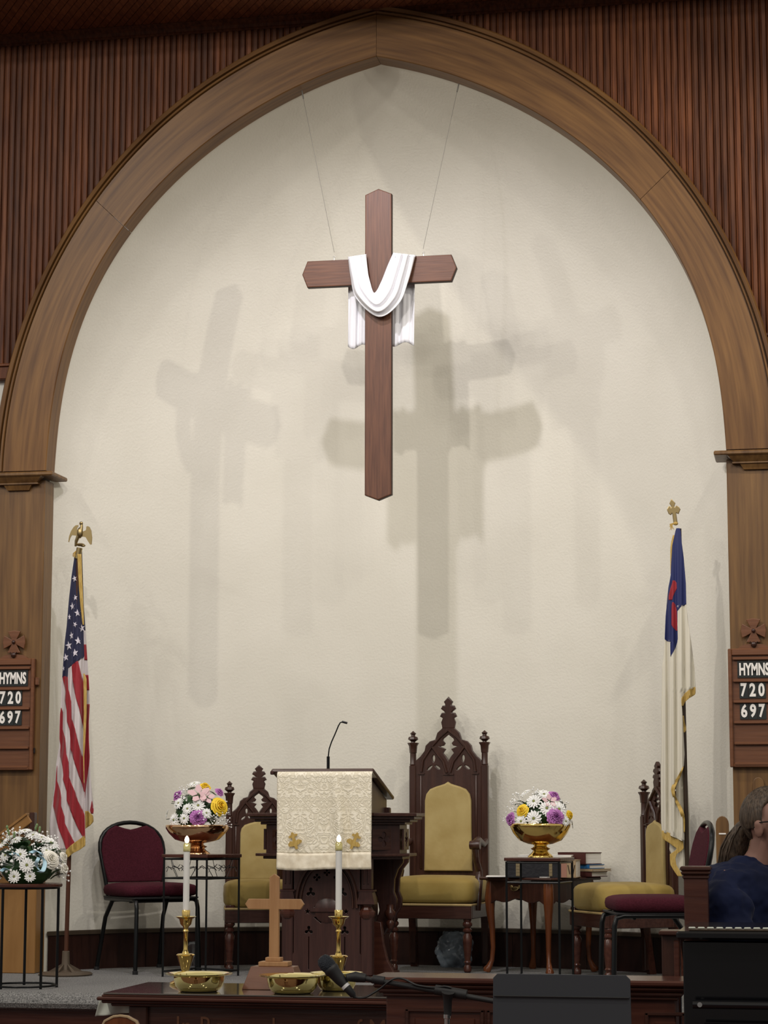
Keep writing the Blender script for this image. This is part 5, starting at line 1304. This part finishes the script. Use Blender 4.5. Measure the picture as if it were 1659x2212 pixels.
for i in range(60): sm.append(crom([tuple(p) for p in pts], i/59))
MB().tube([Vector(p)-pts[0] for p in sm], .0036, 6).build('cord', M['black_matte'], cb, smooth=60)
bs = thing('microphone_stand', 'black boom microphone stand with chrome upright tube', 'microphone stand', (at(966, 2200, yk).x, yk, ZN)); s0 = bs.location
j = lambda px, py, dy=0: at(px, py, yk+dy)-s0
MB().tube([j(768, 2110, .01), j(1120, 2172, .01)], .0085, 10).build('boom', M['black_matte'], bs, smooth=60)
MB().tube([j(805, 2115, .01), j(830, 2119, .01)], .014, 10).tube([j(748, 2112, .0), j(768, 2110, .01), j(790, 2113, .01)], [.012, .017, .013], 10).build('mic_clip', M['black_matte'], bs, smooth=60)
MB().tube([j(940, 2138, .01), j(1008, 2149, .01)], .016, 10).build('boom_clamp', M['black_matte'], bs, smooth=50)
MB().tube([j(968, 2142, -.01), j(967, 2160), j(967, 2194)], [.022, .014, .012], 10).build('swivel', M['black_matte'], bs, smooth=50)
zc9 = j(967, 2194).z
MB().lathe([(.0095, .25), (.0095, zc9-.01), (.0125, zc9-.008), (.0125, zc9+.004)], seg=18).build('upright_tube', M['chrome'], bs, smooth=50)
MB().lathe([(.0125, .08), (.0125, .5)], seg=18).build('lower_tube', M['chrome'], bs, smooth=50)
for k in range(3):
    a_ = PI/2+k*2*PI/3+.3; MB().tube([(0, 0, .12), (.3*math.cos(a_), .3*math.sin(a_), .012)], .007, 8).build('leg', M['black_matte'], bs, smooth=60)

# rounded wooden chair in the front pew area, only its top in view
wc = thing('wooden_chair', 'rounded top of a brown wooden chair at the bottom edge, left', 'chair', (at(262, 2200, -4.6).x, -4.6, ZN)); w0 = wc.location
zt8 = at(262, 2194, -4.6).z-ZN
rim = [(-.085, zt8-.13), (-.078, zt8-.06), (-.055, zt8-.018), (-.025, zt8-.003), (.0, zt8), (.025, zt8-.003), (.055, zt8-.018), (.078, zt8-.06), (.085, zt8-.13)]
plate('backrest', rim+[(.08, zt8-.30), (-.08, zt8-.30)], [], .018, M['cherry'], wc, bev=.004)
MB().tube([(x, -.008, z) for x, z in rim], .005, 6).build('rim', M['booktan'], wc, smooth=60)
MB().box((0, -.16, .43), (.36, .34, .03), .01).build('seat', M['cherry'], wc)
for sx_ in (-1, 1):
    MB().box((sx_*.07, .0, (zt8-.29)/2), (.03, .03, zt8-.29), .004).build('leg', M['cherry'], wc); MB().box((sx_*.15, -.30, .21), (.03, .03, .42), .004).build('leg', M['cherry'], wc)

# ================================================================== NEWEL POST, PIANO, PERSON
yn = -4.285
nw = thing('newel_post', 'dark brown square post with moulded cap left of the person in navy', 'post', (at(1505, 1950, yn).x, yn, ZN)); n0 = nw.location
zc_ = at(1505, 1871, yn).z-ZN; s_ = FPX/(yn+CD); w_ = 50/s_
MB().box((0, 0, (zc_-.03)/2), (w_, w_, zc_-.03), .004).build('shaft', M['mahog'], nw)
m = MB(); m.box((0, 0, zc_-.008), (w_*1.30, w_*1.30, .016), .005); m.box((0, 0, zc_-.022), (w_*1.22, w_*1.22, .014), .005); m.box((0, 0, zc_-.036), (w_*1.10, w_*1.10, .014), .004); m.build('cap', M['walnut_x'], nw)
sc = thing('choir_screen', 'low dark panelled screen with flat cap beside the black piano', 'rail', (at(1450, 2050, yn).x, yn, ZN))
zs2 = at(1450, 2009, yn).z-ZN; w2 = 38/s_
MB().box((0, 0, zs2-.008), (w2*1.25, .12, .016), .004).build('cap', M['walnut_x'], sc)
MB().box((0, 0, (zs2-.016)/2), (w2, .06, zs2-.016), .003).build('panel', M['walnut'], sc)
MB().box((w2*.32, -.034, (zs2-.016)/2), (w2*.30, .01, zs2-.05), .003).build('stile', M['mahog'], sc)

yp = -5.50
pn = thing('upright_piano', 'black upright piano seen from behind with a woven runner on its lid', 'piano', (at(1466, 2100, yp).x+.76, yp+.30, ZN)); p0 = pn.location
zp = at(1560, 2012, yp).z-ZN; wp = 1.50
MB().box((0, 0, zp-.012), (wp+.03, .62, .024), .006).build('lid', M['piano'], pn)
MB().box((0, .02, (zp-.03)/2+.03), (wp, .54, zp-.09), .004).build('case', M['piano'], pn)
m = MB()
for x in (-.70, -.35, 0, .35, .70): m.box((x, -.27, zp*.40), (.07, .05, zp*.72), .004)
m.build('back_posts', M['piano'], pn)
zb = at(1560, 2172, yp-.05).z-ZN
MB().tube([(-.72, -.325, zb), (.72, -.325, zb)], .012, 12).build('handle_bar', M['piano'], pn, smooth=60)
for x in (-.70, -.46, .2): MB().lathe([(.007, -.02), (.009, 0), (.007, .02)], c=(x, -.318, zb), seg=12, M=Matrix.Rotation(PI/2, 3, 'X')).build('handle_bracket', M['chrome'] if x < -.6 else M['piano'], pn, smooth=60)
zq = zb-.07
MB().tube([(-.69, -.30, zq), (.6, -.30, zq-.01)], .02, 10).build('lower_rail', M['piano'], pn, smooth=60)
rn = thing('woven_runner', 'narrow cream braided runner along the front edge of the piano lid', 'runner', (p0.x, p0.y, ZN+zp+.0006))
MB().box((.01, -.285, .003), (wp-.02, .035, .006), .002).build('band', M['basecap'], rn)
zb6 = .0068; k = 0
for i in range(56):
    x = -.72+i*.0262
    MB().box((x, -.296, .0085), (.019, .010, .0055), .002, rot=.35).build('braid_knot', M['linen'], rn)

# ---- seated person
yh = -4.0; hc = at(1669, 1783, yh)
per = thing('person', 'seated person in navy top with long brown ponytail, cut by the right edge', 'person', hc, math.radians(-24))
random.seed(11)
m = MB()
RH = Matrix.Rotation(math.radians(-8), 3, 'Z')
def hd(x, y, z): return RH @ V(x, y, z)
m.sq(hd(-.008, 0, .022), (.096, .075, .100), nu=24, nv=16); m.sq(hd(.030, 0, -.035), (.062, .060, .078), nu=20, nv=12)
m.sq(hd(.062, 0, -.088), (.028, .030, .026), nu=12, nv=8); m.sq(hd(.045, 0, -.070), (.045, .048, .040), nu=14, nv=8)
m.tube([hd(.080, 0, .020), hd(.098, 0, -.015), hd(.104, 0, -.030), hd(.088, 0, -.038)], [.008, .011, .014, .010], 8)
m.sq(hd(.088, 0, -.060), (.010, .022, .006), nu=10, nv=6); m.sq(hd(.086, 0, -.070), (.010, .020, .006), nu=10, nv=6)
m.tube([hd(.078, -.030, .028), hd(.086, 0, .030), hd(.078, .030, .028)], .010, 8)
for sg in (-1, 1):
    m.sq(hd(-.004, sg*.082, -.012), (.019, .009, .033), nu=14, nv=10); m.sq(hd(-.006, sg*.088, .004), (.014, .007, .014), nu=12, nv=8)
m.tube([(-.015, 0, -.02), (-.038, 0, -.10), (-.085, 0, -.19)], [.056, .054, .070], 16)
vb0 = len(m.v)
m.tube([(-.052, -.0, -.22), (-.075, 0, -.36), (-.070, 0, -.52), (-.05, 0, -.68), (-.04, 0, -.80)], [.10, .135, .125, .12, .15], 16)
m.tube([(-.06, -.19, -.27), (-.06, 0, -.235), (-.06, .19, -.27)], [.055, .07, .055], 12)
def finger(b, d, L, r, curl):
    p = [V(*b)]; dd_ = V(*d).normalized()
    for i_ in range(3):
        dd_ = (dd_+V(0, 0, -curl)).normalized(); p.append(p[-1]+dd_*L*(.42, .32, .26)[i_])
    return p, [r, r*.95, r*.88, r*.75]
for sg in (-1, 1):
    m.tube([(-.06, sg*.19, -.27), (-.02, sg*.225, -.40), (.02, sg*.235, -.53)], [.052, .046, .040], 12)
    m.tube([(.02, sg*.235, -.53), (.13, sg*.19, -.56), (.25, sg*.13, -.565)], [.042, .036, .026], 12)
    m.sq((.29, sg*.115, -.568), (.048, .040, .015), .8, .8, 14, 8)
    for q_, (oy, L) in enumerate(((-.028, .062), (-.010, .076), (.010, .080), (.028, .070))):
        p, r = finger((.325, sg*.115+oy, -.566), (1, oy*2, .10), L, .0085, .28); m.tube(p, r, 8)
    p, r = finger((.275, sg*(.115-.036), -.568), (.8, -sg*.7, -.05), .055, .0095, .10); m.tube(p, r, 8)
    m.tube([(-.02, sg*.09, -.82), (.20, sg*.115, -.80), (.42, sg*.12, -.79)], [.085, .075, .058], 12)
    m.tube([(.42, sg*.12, -.79), (.44, sg*.12, -.98), (.42, sg*.12, -1.22)], [.058, .052, .034], 12)
    m.tube([(.40, sg*.12, -1.27), (.50, sg*.13, -1.285), (.60, sg*.135, -1.295)], [.036, .038, .026], 12)
m.v[vb0:] = [(v[0]-.040, v[1]*.94, v[2]+.062) for v in m.v[vb0:]]
body = m.build('body', M['skin'], per, smooth=180)
r_ = body.modifiers.new('one_surface', 'REMESH'); r_.mode = 'VOXEL'; r_.voxel_size = .0055; r_.use_smooth_shade = True
sm_ = body.modifiers.new('soften', 'SMOOTH'); sm_.iterations = 4; sm_.factor = .5
for sg in (-1, 1):
    MB().sq(hd(.078, sg*.031, .012), (.013, .013, .012), nu=12, nv=8).build('eye', M['petal'], per, smooth=180)
g_ = MB()
for sg in (-1, 1):
    g_.tube([hd(.104, sg*.034+.026*math.cos(a_*PI/8), .010+.019*math.sin(a_*PI/8)) for a_ in range(16)], .0016, 5, True)
    g_.tube([hd(.102, sg*.060, .014), hd(.05, sg*.079, .014), hd(-.002, sg*.088, .010), hd(-.018, sg*.088, -.008)], .0024, 5)
g_.tube([hd(.104, -.009, .014), hd(.107, 0, .017), hd(.104, .009, .014)], .0016, 5)
g_.build('glasses', M['black_metal'], per)
# hair: combed back from the forehead into a long loose tail
m = MB()
def hcap(u, v):
    a_ = 2*PI*u; th = PI*v
    d = V(math.sin(th)*math.cos(a_), math.sin(th)*math.sin(a_), math.cos(th))
    r = V(.108*d.x-.016, .086*d.y, .111*d.z+.026)
    if d.z < -.1: r.x -= .0; r *= 1-.10*max(0, -d.z)
    if d.x > .25 and d.z < .62: r.x -= (d.x-.25)*.15*min(1, (.62-d.z)*3); r.y *= 1-.28*min(1, (d.x-.25)*2); 
    if d.z < -.35 and d.x > -.35: r.z += (-d.z-.35)*.11
    k_ = 1+.010*math.sin(a_*23+v*9)+.006*math.sin(a_*51)
    return RH @ (r*k_)
m.grid(hcap, 96, 40); m.uv = {}
m.build('hair', M['hair'], per, smooth=180)
tail_ = [(-.098, 0, .012), (-.122, .0, -.010), (-.150, .004, -.050), (-.176, .006, -.100), (-.196, .006, -.150), (-.206, .004, -.200)]
m = MB(); m.tube([RH @ V(*p) for p in tail_], [.022, .030, .040, .044, .034, .014], 16)
for k in range(70):
    a_ = random.uniform(0, 2*PI); q0 = random.uniform(.5, 1.08)
    P_ = []
    for i_, p in enumerate(tail_):
        rr = (.018, .029, .041, .048, .044, .030)[i_]*q0; P_.append(RH @ V(p[0]+rr*math.cos(a_+i_*.15)*.8, p[1]+rr*math.sin(a_+i_*.15), p[2]-rr*math.cos(a_)*.4+random.uniform(-.004, .004)))
    m.tube(P_, [.0035, .0035, .003, .003, .0025, .001], 4)
m.build('ponytail', M['hair'], per, smooth=60)
MB().tube([RH @ V(-.105+.0, .026*math.cos(a_*PI/6), .004+.024*math.sin(a_*PI/6)) for a_ in range(12)], .006, 6, True).build('hair_tie', M['black_matte'], per, smooth=60)
# loose navy top
m = MB()
rings = [(-.185, -.050, .062, .070), (-.205, -.056, .078, .100), (-.228, -.066, .124, .180), (-.255, -.072, .146, .222), (-.285, -.076, .155, .240), (-.33, -.080, .160, .242), (-.42, -.082, .160, .232), (-.55, -.075, .168, .222), (-.68, -.062, .185, .226), (-.80, -.05, .205, .235), (-.90, -.045, .215, .24)]
def gar(u, v):
    n = len(rings)-1; z, cx_, rx_, ry_ = crom(rings, v); a_ = 2*PI*u
    fo_ = 1+(.030*math.sin(a_*6+z*11)+.022*math.sin(a_*11-z*16+1)+.012*math.sin(a_*19+z*7))*min(1, max(0, (-z-.24)*5))
    return V(cx_+rx_*math.cos(a_)*fo_, ry_*math.sin(a_)*fo_, z)
m.grid(gar, 110, 70); m.uv = {}
# close the garment's top and bottom so that it becomes one thick cloth surface
n_ = len(m.v); 
m.f.append(tuple(range(110))); m.m.append(0); m.f.append(tuple(range(n_-111, n_-1))); m.m.append(0)
for sg in (-1, 1):
    P_ = [(-.062, sg*.150, -.300), (-.055, sg*.212, -.330), (-.015, sg*.232, -.41), (.03, sg*.242, -.53), (.10, sg*.215, -.575), (.19, sg*.175, -.585)]
    n0_ = len(m.v); ks = []
    for i_ in range(25):
        ks.append(crom(P_, i_/24))
    m.tube(ks, [.079+.010*math.sin(i_*1.1)+.004*i_/24*3 for i_ in range(25)], 20)
m.v = [(v[0]-.040, v[1]*.98, v[2]+.075) for v in m.v]
gm_ = m.build('navy_top', M['navy'], per, smooth=180)
r_ = gm_.modifiers.new('one_surface', 'REMESH'); r_.mode = 'VOXEL'; r_.voxel_size = .0075; r_.use_smooth_shade = True
sm_ = gm_.modifiers.new('soften', 'SMOOTH'); sm_.iterations = 8
tx_ = bpy.data.textures.new('cloth_folds', 'CLOUDS'); tx_.noise_scale = .075; tx_.noise_depth = 2
dp_ = gm_.modifiers.new('folds', 'DISPLACE'); dp_.texture = tx_; dp_.strength = .034; dp_.mid_level = .5; dp_.texture_coords = 'LOCAL'
m = MB()
for sg in (-1, 1):
    m.tube([(.0, sg*.09, -.84), (.20, sg*.118, -.80), (.42, sg*.12, -.785), (.455, sg*.12, -.86), (.45, sg*.12, -1.22)], [.11, .095, .082, .078, .07], 14)
    m.tube([(.38, sg*.12, -1.275), (.50, sg*.13, -1.285), (.62, sg*.135, -1.298)], [.045, .046, .032], 12)
m.v = [(v[0]-.055, v[1], v[2]+.062) for v in m.v]
m.build('trousers_and_shoes', M['black_matte'], per, smooth=60)
# the seat: pale wooden armchair with a post and curved arm behind the person
seat_z = hc.z-.845
ch = thing('wooden_armchair', 'pale wooden armchair that the person in navy sits on', 'chair', (at(1640, 1990, yh).x, yh, seat_z-.45), math.radians(-24)); c9 = ch.location
MB().box((-.02, 0, .435), (.50, .50, .04), .012).build('seat', M['lightwood'], ch)
for sx_ in (-1, 1):
    for sy_ in (-1, 1): MB().box((sx_*.21-.02, sy_*.21, .21), (.04, .04, .42), .005).build('leg', M['lightwood'], ch)
RI = Matrix.Rotation(math.radians(24), 3, 'Z')
def lc(px, py, y): return RI @ (at(px, py, y)-c9)
q0 = lc(1533, 2010, yh+.06); q1 = lc(1535, 1905, yh+.06); q0.z = min(q0.z, .44)
MB().tube([q0+V(0, 0, -.02), q0.lerp(q1, .6), q1], .011, 10).build('back_post', M['lightwood'], ch, smooth=60)
MB().tube([lc(1527, 1893, yh+.06), lc(1540, 1880, yh+.06), lc(1556, 1874, yh+.08), lc(1600, 1874, yh+.12)], .012, 10).build('back_rail', M['redwood'], ch, smooth=60)
MB().tube([q0+V(0, 0, -.01), q0+V(.10, .02, -.03)], .02, 8).build('joint_block', M['lightwood'], ch)
o = MB().box(tuple(hc+V(.05, 0, 0))[:2]+(seat_z-.45-.075,), (1.3, 1.1, .15), .01).build('floor_choir', M['nave']); struct(o)
struct(MB().box((hc.x+.05, hc.y, (seat_z-.60+ZN)/2), (1.3, 1.1, seat_z-.60-ZN)).build('trim_7', M['mahog']))

# rounded tan boards with white slots near the right pilaster
def pipe(name, label, px, py0, py1, wpx, y):
    a_, b = at(px, py0, y), at(px, py1, y); s_ = FPX/(y+CD); r = wpx/2/s_; H = a_.z-b.z
    t = thing(name, label, 'board', (a_.x, y, b.z))
    pl = [(-r, 0), (r, 0), (r, H-r*1.3)]+[(r*math.cos(q*PI/8), H-r*1.3+1.3*r*math.sin(q*PI/8)) for q in range(1, 8)]+[(-r, H-r*1.3)]
    plate('board_body', pl, [], .02, M['pil'], t, bev=.003)
    MB().box((0, -.011, H-36/s_), (r*1.2, .003, .007), .001).build('white_slot', M['letter'], t)
pipe('rounded_board', 'rounded tan wooden board with white slot on the right pilaster under the hymn board', 1638, 1680, 1745, 22, -.012)
pipe('rounded_board.001', 'rounded tan wooden board with white slot left of the ponytail', 1560, 1764, 1860, 25, -.50)
bpy.data.objects['rounded_board.001'].location.z = 0
o = bpy.data.objects['rounded_board.001']
H0 = at(1560, 1764, -.50).z
for c_ in o.children:
    if c_.name.startswith('board_body'):
        for v in c_.data.vertices:
            v.co.z = v.co.z+H0-(at(1560, 1764, -.50).z-at(1560, 1860, -.50).z) if v.co.z > .05 else 0
    else: c_.location.z += H0-(at(1560, 1764, -.50).z-at(1560, 1860, -.50).z)
